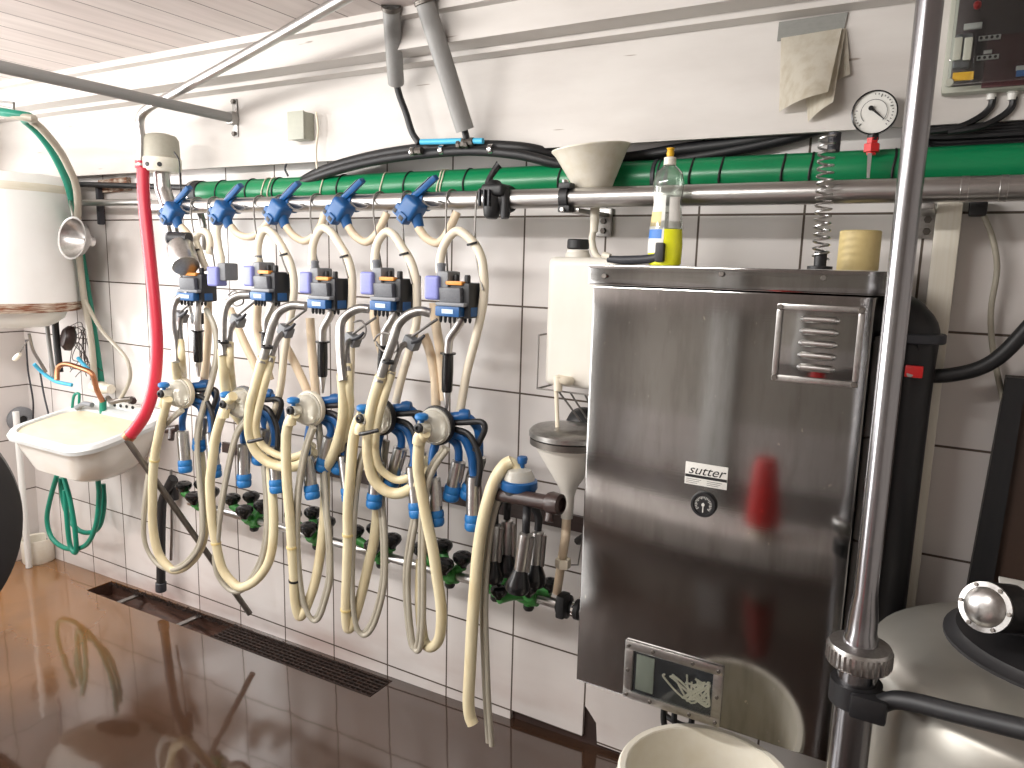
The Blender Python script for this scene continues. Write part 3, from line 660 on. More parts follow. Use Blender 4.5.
MB().tube([(X+.03, PY-.035, pk.z), at(900, 700, PY-.03), at(960, 714, PY-.08), at(1060, 738, PY-.16)], .0145, 12).build('bar', 'black', w)
# tank
tc = at(1075, 655, -.5); TZ = .725; TCX, TCY, TR = 1.30, -.40, .31
w = thing('milk_tank', 'pale steel milk tank with domed top and dark lid, lower right', 'tank', (TCX, TCY, fz(TCX)))
MB().lathe((TCX, TCY, fz(TCX)), (0, 0, 1), [(0, .03), (TR*.9, .03), (TR, .06), (TR, TZ-.06), (TR*.99, TZ-.025), (TR*.955, TZ), (TR*.87, TZ+.016), (TR*.66, TZ+.036), (TR*.4, TZ+.042), (0, TZ+.043)], 56).build('shell', 'tank', w)
b = MB()
for i in range(3): aa = 2.1*i+.4; MB().cyl((TCX+TR*.75*math.cos(aa), TCY+TR*.75*math.sin(aa), fz(TCX)), (TCX+TR*.75*math.cos(aa), TCY+TR*.75*math.sin(aa), .06), .03).build('foot', 'steel_dark', w)
LC = V((1.305, -.375, TZ+.052)); LR = .185
g = MB().lathe(LC, (0, 0, 1), [(0, -.01), (LR, -.01), (LR*1.03, .008), (LR*1.03, .016), (LR*.96, .022), (LR*.93, .03), (0, .04)], 48).build('lid', 'rubbergrey', w)
MB().lathe(LC+V((0, 0, .001)), (0, 0, 1), [(LR*1.0, -.008), (LR*1.07, -.008), (LR*1.07, .004), (LR*1.0, .004), (LR*1.0, -.008)], 48).build('lid_rim', 'steel', g)
mp_ = at(984, 607, -.50); mk = mpp(mp_); ax = V((-.45, -.85, .25)).normalized()
g = MB().lathe(mp_-ax*.25, ax, [(0, 0), (22*mk, 0), (25*mk, .02), (25*mk, .24), (0, .24)], 28).build('agitator_motor', 'black', w)
MB().lathe(mp_-ax*.012, ax, [(0, .0), (24*mk, 0), (25*mk, .004), (25*mk, .01), (20*mk, .0105), (19*mk, .013), (13*mk, .020), (0, .023)], 32).build('end_cap', 'steel', g)
b = MB(); ux = ax.orthogonal().normalized(); uy = ax.cross(ux)
for i in range(6): q = mp_+(22.5*mk)*(math.cos(i*1.047+.3)*ux+math.sin(i*1.047+.3)*uy); MB().cyl(q-ax*.004, q+ax*.001, .0035, 8).build('cap_screw', 'steel_dark', g)
q = mp_-ax*.12+V((0, 0, 25*mk)); MB().box(q+V((-.03, -.02, -.002)), q+V((.03, .02, .004)), .001).build('rating_plate', 'labelwhite', g)
MB().box((mp_-ax*.15)+V((-.03, -.03, -.06)), (mp_-ax*.15)+V((.03, .03, -.02)), .004).build('motor_mount', 'rubbergrey', g)
# bucket
bc = atz(706, 776, .33); br = 87*mpp(bc); bh = bc.z-fz(bc.x)
w = thing('bucket', 'round pale plastic bucket below the steel cabinet, cut off by the lower edge', 'bucket', (bc.x, bc.y, fz(bc.x)))
MB().lathe((bc.x, bc.y, fz(bc.x)), (0, 0, 1), [(0, 0), (br*.78, 0), (br*.8, .01), (br*.95, bh-.03), (br*.95, bh-.002), (br*.91, bh-.002), (br*.76, .015), (0, .012)], 48).build('body', 'white_plastic', w)
MB().lathe((bc.x, bc.y, fz(bc.x)), (0, 0, 1), [(br*.92, bh-.012), (br*.99, bh-.014), (br*1.01, bh-.006), (br*.98, bh+.002), (br*.92, bh), (br*.92, bh-.012)], 48).build('rim', 'white_plastic', w)
hp = [(bc.x+br*1.0*math.cos(t), bc.y-br*.2-br*.85*math.sin(t), fz(bc.x)+bh-.03-.12*math.sin(t)) for t in [i*math.pi/12 for i in range(13)]]
MB().tube(hp, .003, 6).build('handle', 'wire', w)
# white channel, black drain pipe, hoses
tag(MB().box((at(938, 200, -.02).x, -.06, fz(1)+.0), (at(964, 200, -.06).x, -.002, at(940, 198, -.06).z), .004).build('cable_duct', 'white_plastic'), 'white square duct standing against the tiles right of the cabinet', 'duct')
w = thing('drain_pipe', 'thick black elbow pipe running down beside the cabinet', 'pipe', at(885, 616, -.1))
ex = at(944, 330, -.12).x-.046
MB().tube([(cr-.03, -.12, at(915, 318, -.12).z), (cr+.03, -.12, at(915, 316, -.12).z), (ex-.02, -.12, at(915, 320, -.12).z-.006), (ex, -.12, at(920, 340, -.12).z), (ex, -.12, at(910, 400, -.12).z), (ex, -.12, .05)], [.046, .046, .046, .043, .038, .036], 20).build('pipe', 'black', w)
MB().cyl((ex, -.12, at(920, 333, -.12).z-.02), (ex, -.12, at(920, 333, -.12).z), .053, 24).build('socket_ring', 'charcoal', w)
w = thing('red_tap', 'small red tap on the thick black drain pipe', 'tap', at(913, 371, -.2))
MB().box(at(904, 377, -.19), at(924, 366, -.175), .003).build('handle', 'red_plastic', w)
MB().cyl(at(910, 374, -.12), at(910, 374, -.19), .007, 10).build('stem', 'steel', w)
hose('black_hose', path([(925, 376), (950, 375), (980, 368), (1005, 352), (1040, 315), (1080, 280)], -.1), .015, 'black', 'thick black hose sagging across the tiles at the right edge')
hose('clear_hose', path([(984, 216), (993, 240), (997, 270), (991, 310), (993, 350), (1003, 400)], -.03), .006, 'greytube', 'thin clear tube hanging from the black clip, right of the duct')
tag(MB().box(at(970, 198, -.06), at(986, 217, -.02), .006).build('pipe_clip', 'black'), 'black rubber pipe clip below the milk line beside the white duct', 'clip')
w = thing('leaning_board', 'dark brown board with black edge standing behind the tank at right', 'board', at(975, 605, -.05))
A, B = at(1012, 377, -.055), at(974, 606, -.05)
MB().prism([A, A+V((.5, 0, .02)), (B.x+.5, B.y, .0), (B.x-.03, B.y-.01, 0.0)], (0, .03, 0)).build('panel', 'brownwood', w)
MB().prism([A+V((-.01, -.012, 0)), A+V((.025, -.012, 0)), (B.x+.01, B.y-.022, .0), (B.x-.05, B.y-.022, 0.0)], (0, .045, 0)).build('edge_strip', 'black', w)
q = at(934, 212, -.06); 
w = thing('pipe_bracket', 'steel pipe bracket under the milk line beside the white duct', 'bracket', q, 'milk line brackets')
def bracket(w, x):
    MB().box((x-.022, -.012, RZ-.085), (x+.022, -.002, RZ-.01), .004).build('wall_plate', 'steel_dull', w)
    MB().box((x-.014, RY, RZ-.036), (x+.014, -.005, RZ-.024), .002).build('arm', 'steel_dull', w)
    for dz in (.045, .07): MB().cyl((x, -.012, RZ-dz), (x, -.02, RZ-dz), .008, 6).build('bolt', 'steel_dark', w)
bracket(w, at(929, 212, 0).x)
w = thing('pipe_bracket', 'steel pipe bracket under the milk line beside the white funnel spout', 'bracket', at(606, 212, -.06), 'milk line brackets'); bracket(w, at(606, 215, 0).x)
#@@MID
# ------------------------------------------------------------------ funnel, canister, strainer
w = thing('plastic_funnel', 'white plastic funnel set behind the milk line beside the soap bottle', 'funnel', at(594, 212, -.15))
fa = at(594, 192, -.15); fb = at(591, 149, -.157); d = (fb-fa); L = d.length; k = mpp(fb)
MB().lathe(fa, d, [(.012, -.03), (17*k, .0), (21*k, .02), (36*k, L-.01), (39.5*k, L), (39.5*k, L+.003), (38*k, L+.002), (19.5*k, .022), (.0095, -.026), (.012, -.03)], 36).build('cone', 'offwhite', w)
MB().lathe(at(594, 232, -.15), (0, 0, 1), [(.008, 0), (.010, 0), (.0125, fa.z-at(594, 232, -.15).z-.02), (.0095, fa.z-at(594, 232, -.15).z-.02), (.008, 0)], 16).build('spout', 'offwhite', w)
hose('funnel_tube', path([(594, 228), (592, 240), (596, 255), (606, 262)], -.15), .0085, 'offwhite', 'short yellowed tube hanging from the white funnel spout')
# black clamps on milk line
x = at(502, 192, RY).x
w = thing('black_valve', 'black milk valve with raised lever clamped on the milk line', 'valve', (x, RY, RZ))
b = MB().lathe((x-.03, RY, RZ), (1, 0, 0), [(.024, 0), (.033, 0), (.036, .008), (.036, .05), (.032, .06), (.024, .06), (.024, 0)], 18)
b.lathe((x-.012, RY-.03, RZ-.05), (0, .1, 1), [(0, 0), (.014, 0), (.02, .006), (.024, .03), (.026, .06), (.024, .085), (.016, .095), (0, .096)], 16)
b.lathe((x+.028, RY-.028, RZ-.05), (-.1, .1, 1), [(0, 0), (.010, 0), (.013, .01), (.012, .04), (.016, .06), (.014, .075), (0, .08)], 12)
b.box((x-.035, RY-.05, RZ+.005), (x+.03, RY-.01, RZ+.035), .01, seg=3)
b.build('body', 'black', w)
MB().tube([(x-.02, RY-.035, RZ+.035), (x-.016, RY-.03, RZ+.055), (x-.003, RY-.02, RZ+.08), (x, RY-.018, RZ+.084)], [.010, .008, .009, .0115], 10).build('lever', 'black', w)
for i in range(3): MB().box((x-.034+.014*i, RY-.06, RZ-.02), (x-.03+.014*i, RY-.05, RZ+.02), .001).build('rib', 'charcoal', w)
x = at(563, 197, RY-.024).x
w = thing('pipe_clamp', 'narrow black pipe clamp with bolts on the milk line left of the funnel', 'clamp', (x, RY, RZ))
b = MB().lathe((x-.011, RY, RZ), (1, 0, 0), [(.024, 0), (.031, 0), (.031, .022), (.024, .022), (.024, 0)], 24); b.box((x-.011, RY-.03, RZ+.02), (x+.02, RY-.0, RZ+.034), .003).box((x-.011, RY-.03, RZ-.036), (x+.02, RY, RZ-.02), .003); b.build('band', 'black', w)
MB().cyl((x+.004, RY-.022, RZ+.034), (x+.004, RY-.022, RZ+.041), .008, 6).build('bolt', 'steel', w); MB().cyl((x+.004, RY-.03, RZ-.03), (x+.004, RY-.038, RZ-.03), .006, 6).build('bolt', 'steel', w)
# canister
JY = -.14; jl = at(555.5, 320, JY).x; jr = jl+.19; jt = at(565, 257, JY).z; jb = at(560, 383, JY).z
w = thing('canister', 'white plastic canister with black cap in a wire rack left of the cabinet', 'canister', (jl+.1, JY, jb))
b = MB().box((jl, -.2, jb), (jr, -.05, jt), .022, seg=4); b.build('tank', 'milkcan', w)
c = at(578, 250, JY); k = mpp(c); nx = c.x
MB().lathe((nx, JY, jt-.004), (0, 0, 1), [(0, 0), (13*k, 0), (12.5*k, .012), (11*k, .016), (11*k, .022), (0, .022)], 24).build('neck', 'milkcan', w)
MB().cyl((nx, JY, jt+.02), (nx, JY, jt+.045), 11*k, 24).build('cap', 'black', w)
g = MB().tube(path([(570, 381, -.2), (567, 381, -.225), (557, 379, -.235)], -.2), .012, 12).cyl(at(558, 376, -.235), at(558, 391, -.235), .011).build('tap', 'ivory', w)
MB().tube(path([(556, 388), (557, 410), (558, 445)], -.235), .0055, 8).build('tap_tube', 'ivory', g)
w = thing('canister_rack', 'bent wire rack holding the white canister', 'rack', (jl, -.1, jb))
b = MB()
for y in (-.215, -.03):
    b.tube([(jl-.008, y, jb+.13), (jl-.008, y, jb-.008), (jr, y, jb-.008)], .0025, 6, False)
b.tube([(jl-.008, -.215, jb-.008), (jl-.008, -.03, jb-.008)], .0025, 6, False)
b.tube([(jl-.008, -.215, jb+.13), (jl-.008, -.03, jb+.13)], .0025, 6, False)
for t in (.25, .5, .8): b.tube([(jl+.02+(jr-jl)*t*.7, -.215, jb-.008), (jl+.07+(jr-jl)*t*.5, -.16, jb-.09)], .0025, 6, False)
b.build('wire_frame', 'wire', w)
# strainer funnel
sp_ = at(570, 436, -.2); k = mpp(sp_)
w = thing('milk_strainer', 'steel rimmed strainer with white cone below the canister', 'strainer', sp_)
MB().lathe(sp_, (0, 0, 1), [(0, -.004), (38*k, -.004), (41*k, 0), (41*k, .012), (38*k, .02), (20*k, .027), (0, .029)], 40).build('lid', 'steel_dull', w)
MB().lathe(sp_, (0, 0, 1), [(37.5*k, -.02), (40*k, -.02), (40*k, -.004), (37.5*k, -.004), (37.5*k, -.02)], 40).build('rim', 'steel_dark', w)
zb_ = at(564, 487, -.2).z-sp_.z; zc_ = at(563, 517, -.2).z-sp_.z
MB().lathe(sp_+V((-.0, 0, 0)), (0, 0, 1), [(36*k, -.02), (32*k, -.04), (9*k, zb_), (7*k, zb_-.02), (6*k, zc_), (4*k, zc_), (5*k, zb_-.02), (7*k, zb_), (30*k, -.04), (34*k, -.02), (36*k, -.02)], 36).build('cone', 'milkcan', w)
tag(MB().lathe(at(584, 425, -.09), (.2, -.5, 1), [(0, -.02), (.05, -.02), (.052, 0), (.04, .03), (.015, .045), (0, .046)], 24).build('rubber_cover', 'black'), 'black rubber cover behind the strainer lid beside the cabinet', 'cover')
hose('strainer_hose', [sp_+V((0, 0, zc_+.03)), sp_+V((-.001, 0, zc_-.03))] + path([(565, 540), (561, 565), (557, 592)], -.2, -.13), .0125, 'peach', 'tan hose hanging from the white strainer cone down to the wash rail')
q = at(563, 563, -.19); tag(MB().lathe(q, (0, 0, 1), [(.013, -.012), (.02, -.012), (.022, 0), (.02, .012), (.013, .012), (.013, -.012)], 6).build('hose_valve', 'ivory'), 'small pale hose clip on the tan strainer hose', 'clip')
tag(MB().tube([at(578, 541, -.03), at(604, 525, -.14)], .012, 8, False).build('slanted_rod', 'black'), 'short black bar slanting behind the strainer cone toward the cabinet', 'bar')
w = thing('strainer_hook', 'thin wire hook hanging beside the strainer cone', 'hook', at(590, 500, -.12)); MB().tube(path([(590, 478), (582, 540), (578, 565), (563, 565)], -.14), .002, 6, False).build('wire', 'wire', w)
#@@WASH
# ------------------------------------------------------------------ wash rail with green jetters
WY, WZ = -.13, .494
wx0, wx1 = at(190, 503, WY).x, at(572, 609, WY).x
w = thing('wash_rail', 'thin stainless wash rail low on the wall carrying green cup holders', 'pipe', ((wx0+wx1)/2, WY, WZ))
MB().tube([(wx0, WY, WZ), (wx1+.03, WY, WZ)], .0145, 14, False).build('rail', 'steel', w)
b = MB().lathe((wx1-.045, WY, WZ), (1, 0, 0), [(.015, 0), (.024, .003), (.033, .015), (.033, .035), (.02, .042), (.02, .055), (.028, .058), (.028, .07), (.015, .075)], 20); b.box((wx1-.03, WY-.045, WZ-.02), (wx1-.005, WY+.0, WZ+.045), .006); b.build('end_clamp', 'black', w)
b = MB().lathe((wx1+.005, WY, WZ), (1, 0, 0), [(0, 0), (.024, 0), (.024, .012), (.018, .014), (.018, .03), (0, .03)], 20); b.build('end_collar', 'chrome', w)
def cup(b, c, s=1.0):
    b.lathe(c, (0, 0, 1), [(0, -.012*s), (.012*s, -.012*s), (.016*s, -.004*s), (.026*s, .006*s), (.031*s, .016*s), (.029*s, .026*s), (.02*s, .033*s), (.010*s, .034*s), (0, .026*s)], 20); return b
jets = [(204, 508), (254, 523), (317, 541), (381, 558), (450, 577)]
jn = ['first green cup holder from the left on the wash rail, near the basin', 'second green cup holder from the left on the wash rail', 'middle green cup holder of the wash rail, under the third cluster', 'fourth green cup holder on the wash rail, under the fourth cluster', 'fifth green cup holder on the wash rail, left of the cluster being washed']
def jetter(x, label, cups, s=1.0):
    w = local('wash_cup_holder', label, 'cup holder', (x, WY, WZ), 'green cup holders on the wash rail')
    b = MB().lathe((-.03, 0, 0), (1, 0, 0), [(.0145, 0), (.023, 0), (.025, .01), (.025, .05), (.023, .06), (.0145, .06), (.0145, 0)], 16)
    b.lathe((0, 0, -.03), (0, 0, 1), [(0, 0), (.014, 0), (.018, .012), (.018, .03), (0, .03)], 14)
    for dx, dy, dz in cups: b.tube([(0, 0, .005), (dx*.55, dy*.6, .012+.2*dz), (dx, dy, dz-.008)], [.016, .013, .016], 10)
    b.build('holder_body', 'green', w)
    b = MB().lathe((0, 0, -.042), (0, 0, 1), [(0, 0), (.012, 0), (.016, .006), (.016, .016), (0, .016)], 14); b.build('bottom_plug', 'black', w)
    for c in cups: cup(MB(), c, s).build('rubber_cup', 'black_gloss', w)
    return w
CUPS = [(-.10, -.01, .045), (.045, .0, .045), (.012, -.05, .033), (-.052, .035, .05)]
for (px, py), l in zip(jets, jn): jetter(at(px, py, WY).x, l, CUPS)
# ------------------------------------------------------------------ black support bar behind the clusters
tag(MB().prism([at(222, 442, -.035), at(604, 522, -.035), at(604, 538, -.035), at(222, 452, -.035)], (0, .012, 0)).build('wall_bar', 'brown'), 'long flat dark bar fixed along the tiles behind the clusters', 'bar')
#@@CLUSTERS
# ------------------------------------------------------------------ milking units
ORD = ['leftmost', 'second', 'third', 'fourth', 'fifth']
ORDL = ['leftmost, nearest the red hose', 'second from the left', 'third from the left', 'fourth from the left', 'rightmost of five']
VPX = [(176, 209), (226, 208), (282, 208), (344, 207), (415, 206)]
def valve(i):
    x = at(*VPX[i], RY-.03).x
    w = local('milk_inlet_valve', 'blue milk valve on the milk line, ' + ORDL[i], 'valve', (x, RY, RZ), 'blue valves on the milk line')
    r45 = Matrix.Rotation(R(38), 3, 'Y')
    b = MB().box((-.028, -.068, -.052), (.028, -.015, .006), .012, r45, 3)
    b.box((-.046, -.066, -.044), (-.018, -.034, -.012), .005, r45).box((-.028, -.074, -.062), (.0, -.04, -.036), .005, r45)
    b.tube([(.010, -.04, -.04), (.020, -.036, -.072)], [.018, .0135], 14, False)
    b.lathe((-.02, 0, 0), (1, 0, 0), [(.0242, 0), (.0275, 0), (.0275, .04), (.0242, .04), (.0242, 0)], 20)
    b.build('body', 'blue', w)
    MB().box((-.0475, -.0675, -.034), (-.034, -.04, -.022), .002, r45).build('port', 'black', w); MB().box((-.022, -.0755, -.056), (-.006, -.045, -.044), .002, r45).build('port', 'black', w)
    b = MB(); rr = Matrix.Rotation(R(-35), 3, 'Y') @ Matrix.Rotation(R(18), 3, 'X'); b.box((-.042, -.012, -.008), (.042, .012, .008), .004, rr); b.xf(Matrix.Translation((.03, -.022, .036)))
    g = b.build('lever', 'blue', w)
    b = MB().box((-.038, -.009, .0075), (.02, .009, .0095), .0008, rr); b.xf(Matrix.Translation((.03, -.022, .036))); b.build('lever_plate', 'grey', g)
    MB().tube([(.025, -.03, -.002), (.05, -.035, -.016), (.075, -.035, -.02), (.09, -.028, -.012), (.075, -.028, -.004)], .0024, 6).build('wire_clip', 'wire', w)
for i in range(5): valve(i)
BPX = [(198, 286), (273, 285), (331, 292), (394, 293), (460, 298)]
BY = -.27
def control_box(i):
    p = at(*BPX[i], BY); rz = R(8) if i == 0 else R((0, -4, -2, 0, 1)[i])
    w = local('control_box', 'blue and black control box with black grip, ' + ORDL[i], 'control box', p, 'milking control boxes', rz)
    MB().box((-.034, -.032, -.05), (.048, .035, .04), .006).build('housing', 'housing', w)
    MB().box((-.036, -.046, -.010), (.03, -.028, .028), .004, Matrix.Rotation(R(6), 3, 'X')).build('face_plate', 'grey_face', w)
    MB().box((-.044, -.050, -.020), (.044, .03, -.010), .004).build('skirt', 'grey', w)
    g = MB().box((-.040, -.056, -.046), (.034, -.028, -.020), .004).build('display_housing', 'blue', w)
    MB().box((-.018, -.0572, -.038), (.016, -.0555, -.027), .0005).build('screen', 'display', g)
    MB().box((.047, -.022, -.045), (.0495, .012, -.022), .001).build('side_label', 'blue', w)
    MB().box((-.022, -.04, .034), (.030, -.022, .044), .002).build('button_strip', 'orange', w)
    for x in (-.004, .03): MB().lathe((x, -.012, .04), (0, 0, 1), [(0, 0), (.008, 0), (.008, .016), (.0065, .02), (0, .02)], 12).build('knob', 'black', w)
    m0 = V((.165, .0, .01)) if i == 0 else V((0, 0, 0))
    MB().box(V((-.078, -.052, -.006))+m0, V((-.034, -.005, .056))+m0, .008, seg=3).build('pulsator_cover', 'lilac', w)
    MB().box(V((-.045, -.04, .012))+m0, V((-.012, .02, .068))+m0, .006).build('pulsator_base', 'grey', w)
    MB().lathe(V((-.052, -.012, .05))+m0, (0, 0, 1), [(0, 0), (.011, 0), (.011, .03), (.0125, .032), (.0125, .038), (0, .04)], 14).build('hose_nipple', 'grey', w)
    b = MB()
    for k in range(6): b.lathe((-.032+.014*k, -.04+.03*(k > 3), -.047), (0, 0, -1), [(0, 0), (.0045, 0), (.0045, .01), (.0025, .016), (0, .016)], 8); b.build('bottom_nipple', 'black', w); b = MB()
    if i: MB().box((.046, .022, -.012), (.064, .040, .05), .005).build('side_bracket', 'grey', w)
    if i == 0: tp = [(0, 0, -.05), (-.0, -.005, -.08), (0, -.01, -.12), (0, -.01, -.145)]
    else: tp = [(.012, -.005, -.05), (-.004, -.005, -.075), (-.026, -.006, -.105), (-.030, -.006, -.128), (-.031, -.006, -.145)]
    e = V(tp[-1]); h = MB().tube(tp, .0115, 14).build('handle_tube', 'steel', w)
    tilt = V((.06, 0, 1)) if i == 3 else V((.02, 0, 1))
    MB().lathe(e, -tilt, [(0, 0), (.021, 0), (.021, .004), (.0145, .006), (.0155, .05), (.0145, .10), (.0125, .106), (0, .106)], 18).build('grip', 'black_gloss', h)
    d = -tilt.normalized(); MB().lathe(e+d*.105, d, [(0, 0), (.01, 0), (.011, .004), (.004, .05), (0, .05)], 12).build('tail_rod', 'steel', h)
for i in range(5): control_box(i)
WIRES = [[[(190, 197), (192, 222), (197, 250), (200, 272)], [(207, 200), (209, 232), (213, 255), (215, 268)]],
 [[(253, 199), (255, 225), (260, 250), (264, 270)], [(274, 203), (277, 235), (282, 258), (288, 274)]],
 [[(310, 198), (311, 225), (316, 255), (320, 273)], [(334, 199), (336, 225), (341, 252), (348, 278)]],
 [[(373, 197), (374, 220), (379, 252), (383, 276)], [(401, 196), (403, 230), (406, 258), (412, 284)]],
 [[(446, 195), (446, 235), (447, 262), (448, 282)], [(476, 194), (475, 232), (477, 262), (483, 290)]]]
for i in range(5):
    for j in range(2):
        t = WIRES[i][j]; a = path(t, RY-.03, BY); x0 = a[0].x
        loop = [(x0+.004, RY+.02, RZ-.018), (x0+.003, RY+.028, RZ), (x0+.002, RY+.018, RZ+.022), (x0, RY, RZ+.028), (x0, RY-.02, RZ+.02), (x0, RY-.028, RZ)]
        tag(MB().tube([V(q) for q in loop]+a[1:], .0027, 6).build('hanger_wire', 'wire'), '%s wire hook from the milk line holding the %s control box' % (('left', 'right')[j], ORD[i]), 'hook', 'wire hooks on the milk line')
VH = [[(181, 226), (188, 234), (195, 244), (199, 254), (206, 268)], [(231, 226), (238, 234), (250, 237), (260, 232), (269, 221)], [(286, 226), (293, 235), (304, 241), (314, 236), (321, 225), (325, 213)],
 [(348, 226), (355, 236), (366, 242), (375, 236), (381, 226), (387, 213)], [(418, 227), (426, 238), (437, 243), (444, 238), (450, 228), (457, 212)]]
for i in range(5): hose('valve_hose', path(VH[i], RY-.04, RY-.01), .0115, 'peach', 'tan hose sagging below the %s blue valve' % ORD[i], 'hose', 'short hoses under the blue valves')
AH = [[(221, 268), (221, 258), (218, 243), (217, 230), (220, 222)], [(258, 262), (258, 246), (262, 233), (268, 230), (276, 237), (284, 250), (291, 265), (294, 282), (293, 302), (289, 325), (284, 355), (281, 385), (276, 408), (267, 432)],
 [(312, 265), (313, 246), (318, 233), (324, 228), (332, 233), (340, 245), (348, 259), (352, 276), (352, 300), (350, 330), (351, 355), (350, 385), (349, 420)],
 [(375, 270), (375, 256), (378, 242), (386, 232), (394, 235), (402, 247), (411, 262), (416, 280), (417, 300), (416, 325), (409, 352), (401, 380), (396, 402)],
 [(440, 273), (440, 262), (443, 248), (450, 236), (458, 231), (467, 236), (476, 246), (482, 260), (484, 278), (484, 294), (481, 315), (474, 345), (467, 372), (462, 400), (459, 418)]]
AHL = ['short ivory hose above the leftmost control box', 'ivory hose arching over the second control box', 'ivory hose arching over the third control box', 'ivory hose arching over the fourth control box', 'ivory hose arching over the fifth control box, rightmost arch']
for i in range(5): hose('arch_hose', path(AH[i], BY-.01, BY+.03), .0118, 'ivory', AHL[i], 'hose', 'hoses arching over the control boxes')
hose('arch_hose', path([(206, 270), (200, 253), (196, 240), (200, 232), (207, 233), (210, 243), (209, 254)], BY+.02), .0115, 'ivory', 'small ivory hose bend beside the steel can, left of the second valve', 'hose', 'hoses arching over the control boxes')
# small ties on the arches
for i, (px, py) in enumerate(((199, 251), (287, 255), (341, 257), (407, 255), (477, 243))):
    ah_ = smooth(path([(206, 270), (200, 253), (196, 240), (200, 232), (207, 233), (210, 243), (209, 254)], BY+.02) if i == 0 else path(AH[i], BY-.01, BY+.03)); p = min(ah_, key=lambda z_: abs(pix(z_)[0]-px)+abs(pix(z_)[1]-py))
    tag(MB().tube([p+V((-.014, -.012, -.003)), p+V((0, -.016, 0)), p+V((.014, -.010, .004))], .003, 6).build('hose_tie', 'black'), 'black cable tie around the arch hose of the %s unit' % ORD[i], 'tie', 'ties on the arch hoses')
# tan hoses behind
TH = [([(230, 309), (243, 340), (257, 371), (263, 400)], 'tan hose slanting down between first and second grips'), ([(285, 345), (294, 362), (306, 388), (310, 405)], 'tan hose slanting down left of the third grip'),
 ([(208, 300), (208, 330), (206, 360), (203, 395)], 'tan hose dropping straight behind the leftmost grip'), ([(310, 318), (312, 350), (315, 385), (317, 410)], 'tan hose dropping behind the third grip'),
 ([(424, 335), (430, 352), (435, 378), (436, 405)], 'tan hose with black band left of the rightmost grip'), ([(374, 302), (375, 325), (380, 345), (388, 370)], 'tan hose below the fourth control box'), ([(434, 303), (436, 325), (440, 350), (445, 400)], 'tan hose below the rightmost control box'),
 ([(258, 300), (257, 325), (262, 350), (270, 380)], 'tan hose below the second control box')]
for t, l in TH: hose('back_hose', path(t, BY+.06), .0135, 'peach', l, 'hose', 'tan hoses behind the grips')
#@@ARMS
# ------------------------------------------------------------------ bent steel arms with cream hoses
def arm(st, cr_, st2, cr2, label, Y0=-.31, Y1=-.38, band=None, YE=None):
    w = thing('swing_hose', label, 'hose', at(*st[0], Y0), 'bent steel hose arms')
    n = len(st); P1 = path(st, Y0, Y1)
    MB().tube(P1, .0125, 14).build('bent_tube', 'steel_dull', w)
    MB().tube([P1[-1]+(P1[-2]-P1[-1])*.35]+path(cr_, Y1, YE if YE else Y1+.02)[1 if cr_[0] == st[-1] else 0:], .0158, 14).build('milk_hose', 'cream', w)
    if st2:
        P2 = path(st2, Y0+.02, Y1+.02); MB().tube(P2, .0085, 12).build('short_tube', 'steel_dull', w)
        MB().tube([P2[-1]+(P2[-2]-P2[-1])*.3]+path(cr2, Y1+.02, YE if YE else Y1+.04), .0115, 12).build('pulse_tube', 'cream', w)
        q = P2[0]; MB().box(q+V((-.022, -.016, -.018)), q+V((.02, .016, .014)), .005, Matrix.Rotation(R(25), 3, 'Y')).build('joint_block', 'grey', w)
        MB().tube([q+V((.01, -.01, .0)), q+V((.035, -.012, .01)), q+V((.05, -.012, .022))], [.008, .006, .004], 8).build('release_catch', 'charcoal', w)
        MB().tube([q+V((.0, .0, .015)), q+V((.05, .01, .05)), q+V((.075, .01, .065))], .004, 8, False).build('link_rod', 'wire', w)
    if band:
        p = at(*band, Y1); MB().lathe(p-V((0, 0, .003)), (.15, 0, 1), [(.013, 0), (.0165, 0), (.0165, .007), (.013, .007), (.013, 0)], 18).build('clamp_band', 'black', w)
arm([(189, 293), (178, 299), (173, 307), (172.5, 324), (175, 342), (176, 362)], [(176, 362), (177, 376), (180, 394)], [(181, 316), (180, 326), (181, 347)], [(182, 360), (184, 376)], 'bent steel arm and hose above the leftmost milking cluster', YE=-.22)
arm([(251, 295), (238, 296), (228, 303), (223.5, 314), (222.5, 338), (223, 356)], [(223, 356), (224, 375), (226, 392), (231, 408), (241, 421), (252, 432)], [(238, 320), (231, 330), (229.5, 348)], [(230, 360), (232, 380), (234, 395)], 'bent steel arm left of the second grip, its hose curving behind the second cluster', band=(223, 342), YE=-.24)
arm([(306, 306), (291.5, 305.5), (279, 312), (272.5, 325), (266.6, 347), (261.5, 363)], [(261.5, 363), (256, 385), (250.5, 405), (249, 425), (251, 440), (258, 454), (272, 464), (290, 467), (303, 463), (316, 452)], [(286, 330), (277, 341), (270, 362)], [(266, 380), (260, 403), (256, 425), (259, 440), (268, 450), (285, 457), (300, 455), (314, 445)], 'bent steel arm left of the third grip, its hoses sweeping to the third cluster', band=(267, 347), YE=-.25)
arm([(369, 309), (359, 308.5), (348, 314), (341, 323), (340, 339), (341, 362), (343, 381)], [(343, 381), (344, 400), (342, 425), (334, 452), (325, 472)], [(353, 339), (347, 346), (348.5, 372)], [(349, 385), (350, 410), (346, 436), (338, 458)], 'bent steel arm left of the fourth grip, hanging nearly straight', YE=-.24)
arm([(430, 313), (420, 311), (408, 315), (398, 325), (392.5, 342), (385, 363), (379, 382)], [(379, 382), (372.5, 405), (368.5, 430), (368, 455), (373, 478), (386, 491), (401, 493), (416, 484), (430, 468)], [(412, 342), (401, 347), (395, 362), (391, 375)], [(385, 395), (378, 420), (375, 445), (378, 464), (386, 474), (399, 480), (416, 473), (428, 458)], 'bent steel arm left of the rightmost grip, its hoses sweeping to the rightmost cluster', band=(388, 362), YE=-.25)
